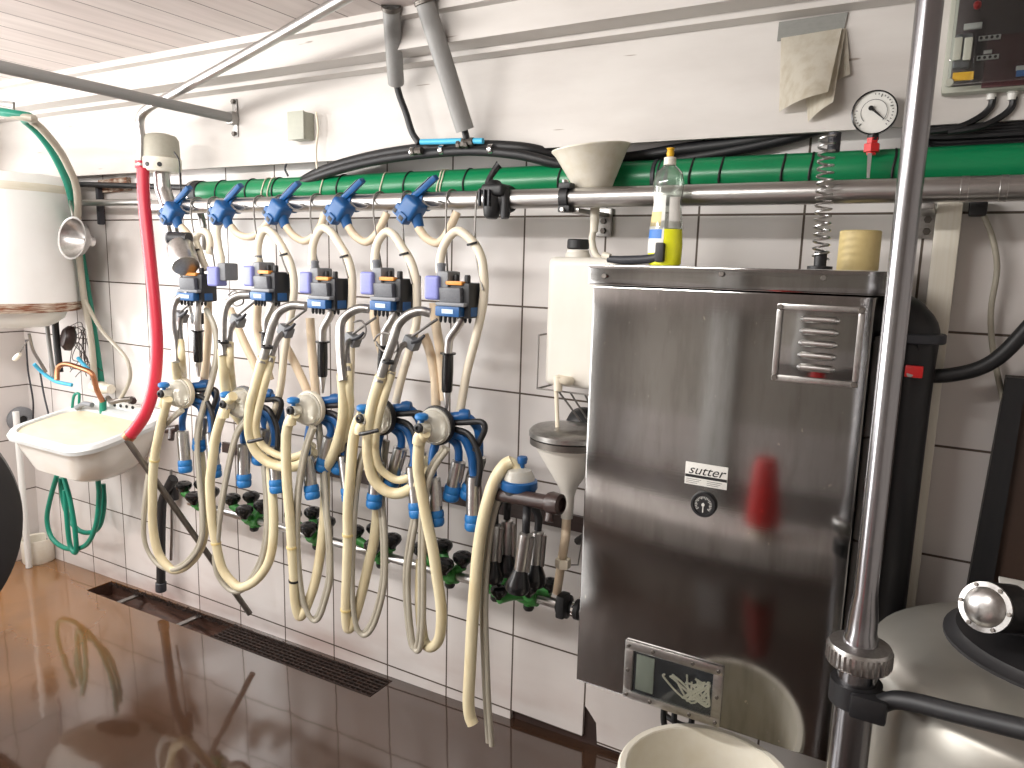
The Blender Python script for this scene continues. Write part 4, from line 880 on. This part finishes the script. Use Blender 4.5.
for (px, py, L) in ((267, 440, 'second'), (370, 432, 'fourth')):
    p = at(px-10 if px < 300 else px, py, -.385); tag(MB().tube([p+V((-.028, -.008, -.008)), p+V((0, -.016, 0)), p+V((.032, -.004, .01))], .0055, 8).build('hose_strap', 'black'), 'black strap round the cream hose in front of the %s cluster' % L, 'strap', 'straps on the cream hoses')
# thin wires around grips
hose('loop_wire', path([(374, 341), (378, 335), (386, 333), (396, 338), (397, 350), (388, 353), (380, 348), (376, 341)], -.33), .0028, 'wire', 'thin wire loop beside the fourth grip', 'wire')
hose('loop_wire', path([(228, 295), (234, 291), (242, 296), (243, 303), (236, 306), (231, 302)], -.3), .0028, 'wire', 'thin wire loop left of the second control box', 'wire')
hose('loop_wire', path([(354, 322), (362, 321), (366, 330), (363, 338), (354, 340)], -.3), .0028, 'wire', 'thin wire loop left of the fourth control box', 'wire')
#@@CLAWS
# ------------------------------------------------------------------ clusters
CPX = [(180, 393), (242, 403), (308, 409), (378, 417), (435, 426)]
CLY = -.30
def teat(w, top, bot, tube_pts, small=1.0):
    top, bot = V(top), V(bot); d = (bot-top).normalized(); L = (bot-top).length
    g = MB().lathe(top, d, [(0, 0), (.014*small, 0), (.0195*small, .004), (.0205*small, .02), (.0195*small, L), (0, L)], 18).build('teatcup', 'steel', w)
    MB().lathe(bot, d, [(0, -.004), (.0215*small, -.004), (.0235*small, .004), (.0235*small, .014), (.0215*small, .017), (.0235*small, .02), (.023*small, .034), (.018*small, .04), (0, .04)], 18).build('liner_mouth', 'blue_light', g)
    side = V((.018*small, 0, 0)); MB().tube([top+d*.012+side, top+d*(L*.8)+side], .006, 8, False).build('air_tube', 'steel_dull', g)
    if tube_pts: MB().tube([V(q) for q in tube_pts]+[top+d*.004], [.0145, .0125, .0115, .011], 12).build('short_milk_tube', 'blue_tube', g)
def cluster(i):
    p = at(*CPX[i], CLY); J = random.Random(20+i); j = lambda s=.006: (J.random()-.5)*2*s
    w = local('milking_cluster', 'clear bowl milking claw with blue tipped teat cups, ' + ORDL[i], 'milking cluster', p, 'milking clusters hanging on the wall', R(j(5)+ (0, 6, 0, -4, 0)[i]))
    MB().lathe((0, .004, 0), (0, -1, 0), [(0, -.004), (.046, -.004), (.05, 0), (.05, .010), (.045, .012), (.044, .024), (.038, .034), (.026, .042), (.022, .047), (0, .049)], 32).build('bowl', 'bowl', w)
    MB().lathe((0, .016, 0), (0, -1, 0), [(.044, 0), (.053, 0), (.055, .006), (.053, .016), (.047, .018), (.044, 0)], 32).build('bowl_ring', ('ivory', 'grey', 'offwhite', 'black', 'black')[i], w)
    MB().lathe((0, .012, 0), (0, 1, 0), [(0, 0), (.05, 0), (.045, .014), (.03, .03), (0, .034)], 28).build('claw_body', 'blue', w)
    nz = MB().lathe((0, -.046, .004), (0, -1, 0), [(0, 0), (.02, 0), (.0175, .01), (.0165, .026), (.0, .027)], 18).build('outlet', 'bowl', w)
    MB().lathe((0, -.072, .008), (0, -1, 0), [(0, 0), (.0125, 0), (.0125, .008), (.010, .010), (.006, .010), (.005, .005), (0, .005)], 16).build('outlet_eye', 'black', nz)
    MB().lathe((0, -.062, .02), (0, 0, 1), [(0, 0), (.006, 0), (.006, .006), (.015, .008), (.0185, .013), (.0175, .021), (.010, .025), (0, .025)], 18).build('shut_off_knob', 'blue_light', w)
    MB().tube([(0, -.06, -.004), (-.006, -.066, -.02), (-.008, -.066, -.036)], [.014, .0155, .0155], 12).build('outlet_elbow', 'cream', w)
    teat(w, (-.022+j(), .02, -.14+j(.01)), (-.014+j(.01), .012, -.235+j(.012)), [(-.008, .03, -.035), (-.02, .03, -.065), (-.024, .024, -.105)])
    teat(w, (.044+j(), .05, -.09+j(.01)), (.026+j(.01), .045, -.168+j(.01)), [(.01, .04, -.03), (.034, .05, -.05), (.044, .05, -.07)])
    teat(w, (.097+j(), .07, -.085+j(.01)), (.07+j(.01), .065, -.168+j(.01)), [(.025, .035, .020), (.065, .05, .024), (.092, .065, -.004), (.097, .07, -.05)])
    teat(w, (.096+j(), .04, -.14+j(.01)), (.114+j(.01), .03, -.24+j(.01)), [(.025, .035, -.018), (.064, .045, -.034), (.088, .045, -.078), (.095, .042, -.115)])
    MB().lathe((.05, .045, .026), (1, .4, .1), [(0, 0), (.017, 0), (.019, .014), (.016, .026), (0, .03)], 16).build('claw_shoulder', 'blue', w)
    for pts in ([(.04, .03, .008), (.08, .035, .014), (.122, .035, .020), (.134, .035, .004), (.12, .035, -.03), (.104, .035, -.06)], [(.04, .03, -.008), (.09, .025, -.016), (.122, .022, -.06), (.13, .02, -.1), (.124, .02, -.15)]):
        MB().tube(pts, .0082, 10).build('pulse_tube', 'black', w)
for i in range(5): cluster(i)
# long milk hoses: cream loop and twin grey pulse tubes
LC_ = [[(168, 399), (164, 412), (160, 429), (155.6, 452), (153, 475), (152.5, 500), (153, 527), (158, 552), (167.6, 566), (175, 570), (186, 566), (197, 554), (204, 536), (205, 510), (203, 480), (200, 450)],
 [(233, 396), (226.6, 403), (221, 418), (215, 440), (212, 465), (210, 485), (212, 519), (216, 543), (222, 568), (233, 583), (243, 587), (257, 579), (269, 561), (273.5, 533), (272.5, 495), (268.6, 466), (266, 430)],
 [(295, 414), (288.5, 424), (286, 443), (287, 482), (290, 516), (292, 547), (294, 576), (295, 600), (299, 616), (304, 612), (308, 603), (314, 586), (318, 568), (322, 540), (325, 505), (325, 470)],
 [(363, 414), (357, 424), (353, 443), (350.5, 475), (348, 508), (348, 540), (347, 575), (346, 605), (347, 626), (351, 627), (357, 610), (363, 588), (369, 562), (374, 540), (378, 505), (380, 470)],
 [(425, 433), (419.5, 443), (418, 465), (420, 482), (426, 516), (433, 550), (437, 577), (441, 606), (441, 628), (438, 641), (431, 647), (425, 643), (422, 630), (420, 600), (421, 560)]]
GC_ = [[(182, 410), (168, 422), (158, 436), (151, 460), (146, 495), (143.5, 529), (147, 549), (158, 564), (173, 569), (189, 560), (201, 540), (202, 510), (199, 475), (197, 440), (202, 412), (212, 380), (217, 350), (214, 326), (206, 309)],
 [(246, 420), (236, 436), (227, 474), (220, 515), (217.5, 540), (215, 561), (219, 578), (231, 590), (245, 587), (260, 563), (266.5, 533), (266.5, 500), (264, 465), (262, 430)],
 [(313, 427), (305, 452), (299, 486), (297, 516), (297, 547), (299, 576), (303, 602), (310.5, 618), (318, 617), (325, 598), (329.6, 576), (329, 540), (326, 508), (324, 479), (320, 440), (317, 405)],
 [(375, 432), (363, 456), (357, 479), (353, 520), (352, 545), (351, 576), (352, 606), (356, 627), (363.4, 634), (372, 625), (379.5, 603), (384, 576), (384, 540), (382, 510), (381, 480), (386, 440)],
 [(446, 448), (433, 467), (426, 487), (423, 520), (422, 560), (422, 600), (421, 630), (418, 648), (413, 647), (409.5, 628), (407, 598), (407, 569), (411, 540), (417, 508), (421, 485)]]
for i in range(5):
    hose('milk_hose', path(LC_[i], CLY-.065, CLY+.06), .0152, 'cream', 'cream milk hose hanging in a long loop from the %s milking claw' % (ORD[i] if i else 'leftmost'), 'hose', 'long cream milk hoses', 14)
    P_ = path(GC_[i], CLY-.03, CLY+.05); sd = V((.0085, -.004, 0))
    b = MB().tube([q-sd for q in P_], .0078, 10).tube([q+sd for q in P_], .0078, 10)
    tag(b.build('twin_pulse_hose', 'greytube'), 'grey twin air hose looping beside the %s cream milk hose' % ORD[i], 'hose', 'grey twin air hoses')
for i, (px, py, c) in enumerate(((154, 460, 'leftmost hose loop, high up'), (219, 543, 'second hose loop, halfway'), (292, 547, 'third hose loop, at the wash rail'), (291.5, 582, 'third hose loop, below the wash rail'), (349, 537, 'fourth hose loop, at the wash rail'), (348, 607, 'fourth hose loop, near its bottom'))):
    hp_ = smooth(path(LC_[(0, 1, 2, 2, 3, 3)[i]], CLY-.065, CLY+.06)); hp_ = hp_[:len(hp_)*2//3]; sl = V(ray(px, py)).normalized()
    n_ = min(range(1, len(hp_)-1), key=lambda z_: ((hp_[z_]-CAM)-sl*((hp_[z_]-CAM).dot(sl))).length/(hp_[z_]-CAM).length); p = hp_[n_]; dr = (hp_[n_+1]-hp_[n_-1]).normalized(); m_ = 'black' if i == 3 else 'beige'
    tag(MB().lathe(p-dr*.0035, dr, [(.0145, 0), (.0172, 0), (.0172, .007), (.0145, .007), (.0145, 0)], 16).build('hose_band', m_), ('black' if i == 3 else 'tan') + ' band round the ' + c, 'band', 'bands on the milk hoses')
# sixth cluster standing in the wash cups
p = at(519, 484, -.26); k = mpp(p)
w = local('washing_cluster', 'sixth milking claw with blue ring, its four cups standing in black wash cups', 'milking cluster', p)
MB().lathe((0, 0, 0), (0, 0, 1), [(0, 0), (16*k, 0), (15.5*k, 8*k), (12*k, 15*k), (6*k, 17*k), (0, 18*k)], 28).build('bowl', 'bowl', w)
MB().lathe((0, 0, -.012), (0, 0, 1), [(0, 0), (18*k, 0), (18.8*k, .004), (18.4*k, .022), (16*k, .025), (0, .025)], 32).build('blue_ring', 'blue', w)
MB().lathe((.008, 0, 17*k), (0, 0, 1), [(0, 0), (.006, 0), (.007, .012), (.012, .013), (.014, .024), (.012, .03), (0, .03)], 14).build('knob', 'blue', w)
MB().tube([(0, 0, 14*k), (-.012, -.005, 20*k), (-.028, -.008, 23*k)], .013, 12).build('outlet_elbow', 'cream', w)
MB().lathe((0, 0, -.03), (0, 0, 1), [(0, 0), (14*k, 0), (17*k, .008), (17*k, .02), (0, .02)], 24).build('claw_base', 'black', w)
ta, tb = at(499, 494, -.28)-p, at(556, 504, -.30)-p
g = MB().tube([ta, tb], .0195, 16, False).build('rubber_shell', 'brown', w)
b = MB().lathe(tb-V((.02, 0, 0)), tb-ta, [(0, 0), (.026, 0), (.029, .01), (.026, .035), (.018, .04), (.018, .03), (0, .03)], 18); b.cyl(tb+V((-.01, -.01, -.02)), tb+V((-.008, -.02, -.042)), .011); b.build('shell_end', 'brown', g)
def toloc(px, py, Y): return at(px, py, Y)-p
wash = [((507, 519), (507, 556), -.21), ((495, 523), (493, 562), -.25), ((526, 532), (520, 572), -.32), ((538, 530), (535, 566), -.25)]
for (a, c, Y) in wash:
    a, c = toloc(*a, Y), toloc(*c, Y); d = (c-a).normalized(); L = (c-a).length
    t = MB().lathe(a, d, [(0, 0), (.010, 0), (.0165, .005), (.0175, .015), (.0165, L), (0, L)], 18).build('teatcup', 'steel', w)
    MB().tube([a+d*.01+V((.02, .0, 0)), a+d*L*.95+V((.02, 0, 0))], .0065, 8, False).build('air_tube', 'steel_dull', t)
    MB().tube([V((a.x*.75, a.y*.5, -.05)), a+V((0, 0, .035)), a+d*.004], [.012, .0105, .010], 10).build('short_tube', 'black', t)
    MB().lathe(c, d, [(0, -.008), (.018, -.008), (.022, .006), (.03, .026), (.033, .042), (.029, .052), (.015, .056), (0, .056)], 20).build('mouth_cup', 'black_gloss', t)
jl6 = ['sixth green cup holder on the wash rail, under the left cups being washed', 'seventh green cup holder on the wash rail, nearest the cabinet']
jetter(at(496, 590, WY).x, jl6[0], [(-.03, -.05, .03), (.03, -.055, .04), (.03, .02, .05)], .8)
jetter(at(529, 600, WY).x, jl6[1], [(-.04, -.10, .03), (.03, -.06, .04), (.06, .01, .035)], .8)
hose('milk_hose', path([(512, 461, -.27), (504, 466, -.28), (494, 482, -.3), (485, 512, -.31), (478.5, 549, -.31), (475, 588, -.31), (472, 630, -.31), (470, 670, -.31), (468.5, 700, -.31), (470, 716, -.31), (473, 724, -.31)], -.3), .0165, 'cream', 'cream milk hose hanging straight down, open at its end, from the washing cluster', 'hose', 'long cream milk hoses', 14)
P_ = path([(503, 488), (494, 508), (488, 540), (485, 575), (484, 610), (485, 650), (487, 700), (490, 744)], -.28); sd = V((.008, -.004, 0))
tag(MB().tube([q-sd for q in P_], .0075, 10).tube([q+sd for q in P_], .0075, 10).build('twin_pulse_hose', 'greytube'), 'grey twin air hose hanging straight down beside the washing cluster', 'hose', 'grey twin air hoses')
#@@LEFT
# ------------------------------------------------------------------ left corner: steel can, stays, basin, heater
p = at(180, 246, -.30); sd_ = (at(187, 270, -.30)-p).normalized(); ax = (sd_*.84+(CAM-p).normalized()*.54).normalized(); k = mpp(p)
w = thing('steel_can', 'shiny steel can with dark spout tilted below the leftmost valve', 'can', p)
MB().lathe(p, ax, [(0, 0), (12*k, 0), (13*k, 2*k), (13*k, 27*k), (12.6*k, 28*k), (0, 28*k)], 32).build('can', 'steel', w)
q = at(189, 239, -.29); e = at(170, 238, -.31); MB().lathe(q, e-q, [(0, 0), (6.5*k, 0), (6.3*k, (e-q).length), (4.8*k, (e-q).length), (4.6*k, (e-q).length-.03), (0, (e-q).length-.03)], 20).build('spout', 'housing', w)
MB().lathe(e, e-q, [(4.7*k, -.002), (6.6*k, -.002), (6.6*k, .003), (4.7*k, .003), (4.7*k, -.002)], 20).build('spout_ring', 'grey', w)
b = MB()
for dx in (0, 7): b.tube(path([(164+dx, 210), (172+dx, 245), (184+dx, 290), (196+dx*.7, 335), (208+dx*.4, 378)], -.16), .0105, 10)
tag(b.build('steel_stay', 'steel_dull'), 'pair of thin steel stays slanting down from the milk line behind the can', 'stay')
tag(MB().tube(path([(196, 200, -.15), (203, 225, -.15), (204, 250, -.15)], -.15), .012, 10).build('drop_pipe', 'steel_dull'), 'short steel pipe dropping behind the leftmost blue valve', 'pipe')
w = thing('black_joint', 'black rubber joint behind the leftmost grip', 'joint', at(196, 319, -.15))
MB().box(at(190, 324, -.17), at(209, 313, -.13), .008).build('block', 'black', w)
# steel stay under basin
tag(MB().tube([at(127, 440, -.37), at(175, 508, -.26), at(250, 614, -.09)], .011, 10, False).build('diagonal_strut', 'steel_dark'), 'dark steel strut slanting from the basin rim down to the floor drain', 'strut')
w = thing('waste_pipe', 'black waste pipe running down the tiles right of the basin', 'pipe', at(161, 590, -.05))
MB().tube(path([(173, 478), (166, 492), (162, 505), (161, 540), (161, 583)], -.06), .018, 14).build('pipe', 'black', w)
MB().cyl(at(161, 582, -.06), at(161, 591, -.06), .022, 16).build('end_socket', 'charcoal', w)
MB().box(at(168, 478, -.05), at(180, 500, -.02), .01).build('wall_clip', 'black', w)
hose('thin_steel_pipe', path([(171, 470), (172, 520), (171, 560)], -.02), .006, 'steel_dull', 'thin steel pipe beside the black waste pipe', 'pipe')
w = thing('black_fitting', 'brown black tap fitting behind the leftmost teat cups', 'tap', at(172, 432, -.12))
b = MB().cyl(at(166, 430, -.12), at(178, 428, -.12), .014, 12).cyl(at(172, 428, -.12), at(171, 440, -.14), .012, 12); b.build('body', 'brown', w)
# basin
BZ = .785
A, B, C, D = atz(112, 402, BZ), atz(2, 431, BZ), atz(72, 458, BZ), atz(190, 412, BZ)
bx0, bx1, by0, by1 = -2.16, -1.52, -.52, -.005
bx0, bx1, by0, by1, BZ = -2.19, -1.62, -.385, -.005, .705
SL = .072/.38
w = thing('wash_basin', 'large white wash basin on the wall in the left corner', 'basin', ((bx0+bx1)/2, -.25, BZ-.3))
def rrect(x0, x1, ya, yb, rr, z, n=7):
    out = []
    for cx, cy, a0 in ((x1-rr, yb-rr, 0), (x0+rr, yb-rr, 90), (x0+rr, ya+rr, 180), (x1-rr, ya+rr, 270)):
        for i in range(n): a = R(a0+90*i/(n-1)); out.append(V((cx+rr*math.cos(a), cy+rr*math.sin(a), z)))
    for v in out: v.z += SL*(v.y-by0)
    return out
def loft(rings, capend=True):
    b = MB(); rs = [[b.b.verts.new(v) for v in r] for r in rings]; n = len(rs[0])
    for a, c in zip(rs, rs[1:]):
        for i in range(n): b.b.faces.new((a[i], a[(i+1) % n], c[(i+1) % n], c[i]))
    if capend: b.b.faces.new(rs[0][::-1]); b.b.faces.new(rs[-1])
    return b
def inset(d, z, dr=0, dn=None): return rrect(bx0+d, bx1-d, by0+d, by1-(dn if dn is not None else d), max(.1-d*.3+dr, .03), z)
Hb = .20
loft([inset(.16, BZ-Hb-.01, .05, .08), inset(.11, BZ-Hb, .05, .04), inset(.055, BZ-Hb+.04, .04, .015), inset(.028, BZ-.08, .02, .004), inset(.015, BZ-.035, .0, 0), inset(.012, BZ-.03, 0, 0)], False).build('bowl', 'ceramic', w)
loft([inset(.027, BZ-.012, 0, .078), inset(.035, BZ-.03, 0, .085), inset(.06, BZ-.08, .03, .1), inset(.13, BZ-.10, .04, .12)][::-1]).build('stained_inside', 'stain', w)
loft([inset(.02, BZ-.038, 0, .004), inset(.0, BZ-.032, 0, 0), inset(-.004, BZ-.016, 0, 0), inset(.004, BZ-.002, 0, 0), inset(.012, BZ, 0, .05), inset(.024, BZ-.003, 0, .075), inset(.030, BZ-.03, 0, .08)], False).build('rim', 'rimgrey', w)
MB().box((bx0+.08, -.04, BZ+.06), (bx1-.02, -.004, BZ+.09), .006).build('back_ledge', 'white', w)
b = MB()
for i in range(4): q = at(115+6*i, 405+.8*i, -.04); MB().cyl(q, q+V((0, -.004, 0)), .007, 10).build('ledge_hole', 'ink', w)
# water heater
HR = .245; tq = at(78, 240, -.06); dq = ray(78, 240); dq.z = 0; dq.normalize(); hc = tq + HR*V((-dq.y, dq.x, 0)); hx, hy = hc.x, hc.y
if (hc-CAM).dot(RT) > (tq-CAM).dot(RT): hc = tq - HR*V((-dq.y, dq.x, 0)); hx, hy = hc.x, hc.y
hz1 = at(78, 183, -.06).z; hz0 = at(78, 302, -.06).z; hz2 = at(30, 335, hy-HR*.6).z
w = thing('water_heater', 'white wall mounted water heater with rusted lower seam in the left corner', 'water heater', (hx, hy, hz2))
MB().lathe((hx, hy, 0), (0, 0, 1), [(0, hz0), (HR, hz0), (HR, hz1-.04), (HR*.985, hz1-.015), (HR*.9, hz1+.012), (HR*.5, hz1+.02), (0, hz1+.022)], 56).build('shell', 'white', w)
MB().lathe((hx, hy, 0), (0, 0, 1), [(HR*.9, hz0-.03), (HR*.985, hz0-.028), (HR*1.006, hz0-.016), (HR*1.006, hz0+.008), (HR*.99, hz0+.01), (HR*.9, hz0-.03)], 56).build('rusted_seam', 'rust', w)
MB().lathe((hx, hy, 0), (0, 0, 1), [(0, hz0), (HR*.80, hz0-.016), (HR*.74, hz0-.06), (HR*.62, hz2+.012), (HR*.52, hz2), (0, hz2-.004)], 48).build('base_cap', 'white', w)
MB().lathe((hx, hy, 0), (0, 0, 1), [(HR*1.001, hz1-.055), (HR*1.008, hz1-.05), (HR*1.008, hz1-.03), (HR*1.001, hz1-.025), (HR*1.001, hz1-.055)], 56).build('top_band', 'offwhite', w)
# hoses arching over the heater
hose('green_hose', [V((XL+.06, -1.0, ZC-.03)), V((XL+.08, -.85, 2.0))]+path([(5, 113, -.5), (25, 120, -.42), (45, 140, -.34), (60, 165, -.27), (70, 190, -.2), (77, 225, -.12), (82, 262, -.08), (90, 310, -.06), (99, 370, -.05), (102, 392, -.05)], -.2), .0155, 'green_hose', 'dark green hose arching over the water heater and down the tiles', seg=12)
hose('grey_hose', [V((XL+.10, -1.0, ZC-.03)), V((XL+.12, -.87, 2.0))]+path([(5, 114, -.5), (32, 121, -.43), (54, 143, -.35), (68, 166, -.28), (77, 192, -.2), (78, 240, -.13), (83, 290, -.1), (91, 340, -.09), (95, 385, -.08)], -.2), .013, 'greytube', 'grey hose running beside the green hose past the water heater')
b = MB().tube(path([(-5, 101), (14, 103), (14, 118)], -.45), .004, 6, False).tube(path([(-5, 105), (14, 109)], -.45), .003, 6, False)
tag(b.build('wire_holder', 'wire'), 'small bent wire holder above the water heater', 'holder')
# ladle
q = at(72, 238, -.22); k = mpp(q); ax = ((CAM-q).normalized()*.72 - RT*.66 + V((0, 0, .12))).normalized()
w = thing('steel_funnel', 'steel strainer funnel hanging by its hook beside the water heater', 'funnel', q)
MB().lathe(q, ax, [(21.5*k, .0), (20*k, -.004), (17*k, -.03), (9*k, -.055), (5*k, -.06), (5*k, -.085), (4*k, -.085), (4*k, -.058), (8*k, -.05), (16*k, -.026), (19.5*k, 0), (21.5*k, .002), (21.5*k, 0)], 36).build('cone', 'steel', w)
MB().tube(path([(73, 216, -.21), (71, 206, -.2), (71, 196, -.17), (76, 189, -.12)], -.2), .005, 8).build('hook', 'steel', w)
# pipework under the heater
hose('clear_hose', path([(85, 300), (100, 328), (115, 345), (127, 360), (130, 378), (122, 396), (115, 402)], -.1), .008, 'greytube', 'pale clear hose curving down to the basin tap')
hose('blue_pipe', path([(34, 364), (42, 372), (55, 381), (72, 385)], -.2, -.12), .008, 'cyan', 'light blue pipe below the water heater')
hose('blue_pipe', path([(78, 358), (85, 366), (93, 374)], -.08), .008, 'cyan', 'short light blue pipe beside the green hose')
hose('copper_pipe', path([(57, 380), (58, 368), (66, 364), (80, 368), (92, 374), (97, 390), (103, 402)], -.18, -.1), .0105, 'copper', 'bent copper pipe above the basin', 'pipe', None, 12)
hose('grey_pipe', path([(47, 325), (50, 350), (54, 378)], -.14), .009, 'pvc', 'grey pipe dropping from the heater', 'pipe')
hose('black_pipe', path([(55, 320), (57, 345), (60, 372)], -.14), .014, 'black', 'black insulated pipe dropping from the heater', 'pipe')
hose('white_flex', path([(29, 334), (33, 350), (40, 362), (46, 372)], -.26, -.2), .0065, 'steel_dull', 'grey flexible hose hanging under the heater', 'hose')
w = thing('tap_handle', 'white lever on thin rod under the water heater', 'lever', at(20, 355, -.28))
MB().tube(path([(28, 340), (20, 352)], -.28), .003, 6, False).build('rod', 'wire', w); MB().lathe(at(17, 357, -.28), V((-.5, -.2, -.5)), [(0, -.02), (.008, -.02), (.011, 0), (.009, .018), (0, .02)], 12).build('knob', 'white_plastic', w)
w = thing('water_tap', 'limed wall tap with two handles above the basin', 'tap', at(108, 385, -.06))
b = MB().lathe(at(93, 386, -.06), (1, 0, 0), [(0, 0), (.022, 0), (.026, .02), (.026, .08), (.02, .1), (.02, .13), (0, .13)], 14); b.build('body', 'offwhite', w)
MB().tube(path([(108, 398, -.07), (112, 402, -.1), (120, 400, -.1), (131, 399, -.08)], -.08), .011, 10).build('spout', 'steel_dark', w)
MB().lathe(at(131, 400, -.06), (1, -.3, 0), [(0, 0), (.014, 0), (.018, .01), (.014, .03), (0, .03)], 8).build('handle', 'brown', w)
MB().cyl(at(103, 400, -.07), at(103, 414, -.07), .014, 12).build('lower_valve', 'green_hose', w)
w = thing('green_connector', 'green and grey hose connectors lying on the basin edge', 'connector', at(78, 408, -.1))
MB().tube(path([(72, 410), (74, 396), (79, 394), (79, 404)], -.1), .006, 8).build('loop', 'green_hose', w); MB().tube(path([(77, 408), (84, 404), (92, 405)], -.1), .011, 10).build('plug', 'grey', w)
w = thing('wall_pump', 'small black pressure switch among loose wires below the heater', 'switch', at(72, 340, -.06))
MB().lathe(at(74, 339, -.09), (-.1, -1, .2), [(0, 0), (.03, 0), (.042, .01), (.042, .03), (.03, .045), (0, .048)], 20, .8, 1.25).build('housing', 'brown', w)
b = MB(); J = random.Random(3)
for i in range(14):
    x, y = 66+J.random()*16, 325+J.random()*20
    b.tube(path([(x, y), (x+J.uniform(-6, 14), y-8+J.random()*14), (x+J.uniform(0, 18), y+18+J.random()*16), (x+J.uniform(0, 22), y+36)], -.05-.02*J.random()), .0018, 5)
tag(b.build('loose_wires', 'brown'), 'tangle of thin loose wires on the tiles below the heater', 'wires', kind='stuff')
hose('corner_cable', path([(26, 340), (28, 370), (33, 400), (33, 420)], -.12, -.06), .004, 'charcoal', 'dark cable running down the left corner', 'cable')
hose('corner_cable', path([(40, 372), (44, 395), (49, 416)], -.1), .004, 'charcoal', 'dark cable running down to the basin back', 'cable')
w = thing('wall_socket', 'round dark socket on the side wall above the basin', 'socket', at(20, 418, -.2))
q = atx(20, 419, XL+.002); MB().lathe(q, (1, 0, 0), [(0, 0), (.06, 0), (.06, .02), (.045, .032), (.02, .032), (.02, .02), (0, .02)], 22).build('case', 'grey', w)
MB().lathe(q, (1, 0, 0), [(0, .018), (.019, .018), (.019, .024), (0, .024)], 18).build('insert', 'black', w)
# green hose coil under the basin
gp = [(57, 475), (50, 500), (47, 520), (52, 538), (65, 548), (80, 548), (90, 540), (97, 520), (99, 495), (98, 480)]
b = MB().tube(path(gp, -.14), .0105, 10).tube(path([(103, 484), (104, 505), (100, 525), (92, 532), (80, 531), (70, 520), (63, 500), (61, 478)], -.11), .0105, 10).tube(path([(64, 478), (70, 500), (75, 530), (76, 552), (70, 545), (67, 520), (65, 490)], -.16), .0105, 10)
tag(b.build('coiled_hose', 'green_hose'), 'green garden hose coiled and hung under the basin', 'hose')
# white post and pot
q = at(30, 545, -.35)
pz = atz(39, 559, fz(-2.35)); 
w = thing('drain_pot', 'white round pot on the floor under the basin corner', 'pot', pz)
k = mpp(pz)
MB().lathe((pz.x, pz.y, fz(pz.x)), (0, 0, 1), [(0, 0), (13.5*k, 0), (14.2*k, 2*k), (14.6*k, 23*k), (13.8*k, 24*k), (12.6*k, 23*k), (12*k, 6*k), (0, 4*k)], 32).build('pot', 'white_plastic', w)
w = thing('white_post', 'slim white pipe from the basin corner down to the pot', 'pipe', (pz.x, -.13, fz(pz.x)))
PYP = -.13; t = at(18, 440, PYP); t2 = at(27, 542, PYP); MB().tube([(t2.x, PYP, fz(pz.x)+.004), (t.x, PYP, BZ-.01)], .0135, 14, False).build('pipe', 'white', w)
# dark wheel at the far left
wc = V((0, 0, 0)); dd = 1.05
for _i in range(400):
    q = CAM + ray(-158, 541).normalized()*dd; kk = mpp(q); r = 154*kk
    if q.z-r <= fz(q.x)+.002: break
    dd += .005
fwd = (CAM-q); fwd.z = 0; fwd.normalize()
w = thing('cart_wheel', 'dark grey rubber wheel standing at the far left, only its edge showing', 'wheel', (q.x, q.y, q.z-r))
MB().lathe(q-fwd*.05, fwd, [(r*.72, 0), (r*.93, 0), (r*.985, .014), (r, .05), (r*.985, .086), (r*.93, .10), (r*.72, .10), (r*.7, .05), (r*.72, 0)], 96).build('tyre', 'rubbergrey', w)
MB().lathe(q-fwd*.05, fwd, [(0, .005), (r*.1, .0), (r*.12, .035), (r*.7, .035), (r*.72, .02), (r*.72, .08), (r*.7, .065), (r*.12, .065), (r*.1, .10), (0, .10)], 64).build('disc', 'rubbergrey', w)
#@@LIGHT
# ------------------------------------------------------------------ opposite side of the room (seen only in reflections)
struct(MB().box((XL, -2.5, -.08), (XR, -1.97, .20), .006).build('wall_kerb', 'tile'), 'low tiled kerb opposite the cabinet')
q = V((.63, -2.10, .20)); w = thing('red_cone', 'red tapered plastic cone on a pale base, mirrored in the cabinet', 'cone', q)
MB().lathe(q, (0, 0, 1), [(0, .0), (.10, 0), (.10, .09), (0, .09)], 32).build('base', 'offwhite', w)
MB().lathe(q+V((0, 0, .09)), (0, 0, 1), [(0, 0), (.135, 0), (.09, .40), (.075, .45), (0, .46)], 32).build('cone', 'red_plastic', w)
struct(MB().box((-.57, YB, -.05), (-.11, YB+.12, ZC), .01).build('wall_pillar', 'white'), 'pale pillar on the opposite wall')
# ------------------------------------------------------------------ light
def area(name, loc, rot, sx, sy, e, c):
    l = bpy.data.lights.new(name, 'AREA'); l.shape = 'RECTANGLE'; l.size = sx; l.size_y = sy; l.energy = e; l.color = c
    o = bpy.data.objects.new(name, l); col.objects.link(o); o.location = loc; o.rotation_euler = rot; return o
area('window_daylight', (XL-.05, -1.25, 1.4), (0, R(-80), 0), 1.1, 1.35, 62, (1, .99, .97))
area('ceiling_tube_light', (-.85, -1.75, ZC-.03), (R(40), 0, 0), 2.3, .08, 48, (1, .975, .94))
area('added_ceiling_fill', (-.85, -1.75, ZC-.13), (R(180), 0, 0), 2.3, .08, 7, (1, .975, .94))  # extra upward lamp added below the tube to brighten the ceiling
area('added_wall_fill', (XL-.02, -3.1, 1.05), (R(90), 0, R(-62)), 1.2, 1.9, 64, (1, .98, .95))  # unseen fill light added to even out the lower tiled wall
wd = bpy.data.worlds.new('world'); bpy.context.scene.world = wd; wd.use_nodes = True
wd.node_tree.nodes['Background'].inputs[0].default_value = (.9, .95, 1, 1); wd.node_tree.nodes['Background'].inputs[1].default_value = 1.0
vs = bpy.context.scene.view_settings; vs.view_transform = 'Standard'; vs.look = 'None'; vs.exposure = 0.0; vs.gamma = 1; vs.use_curve_mapping = False
for o in bpy.data.objects:
    if '_org' in o: del o['_org']
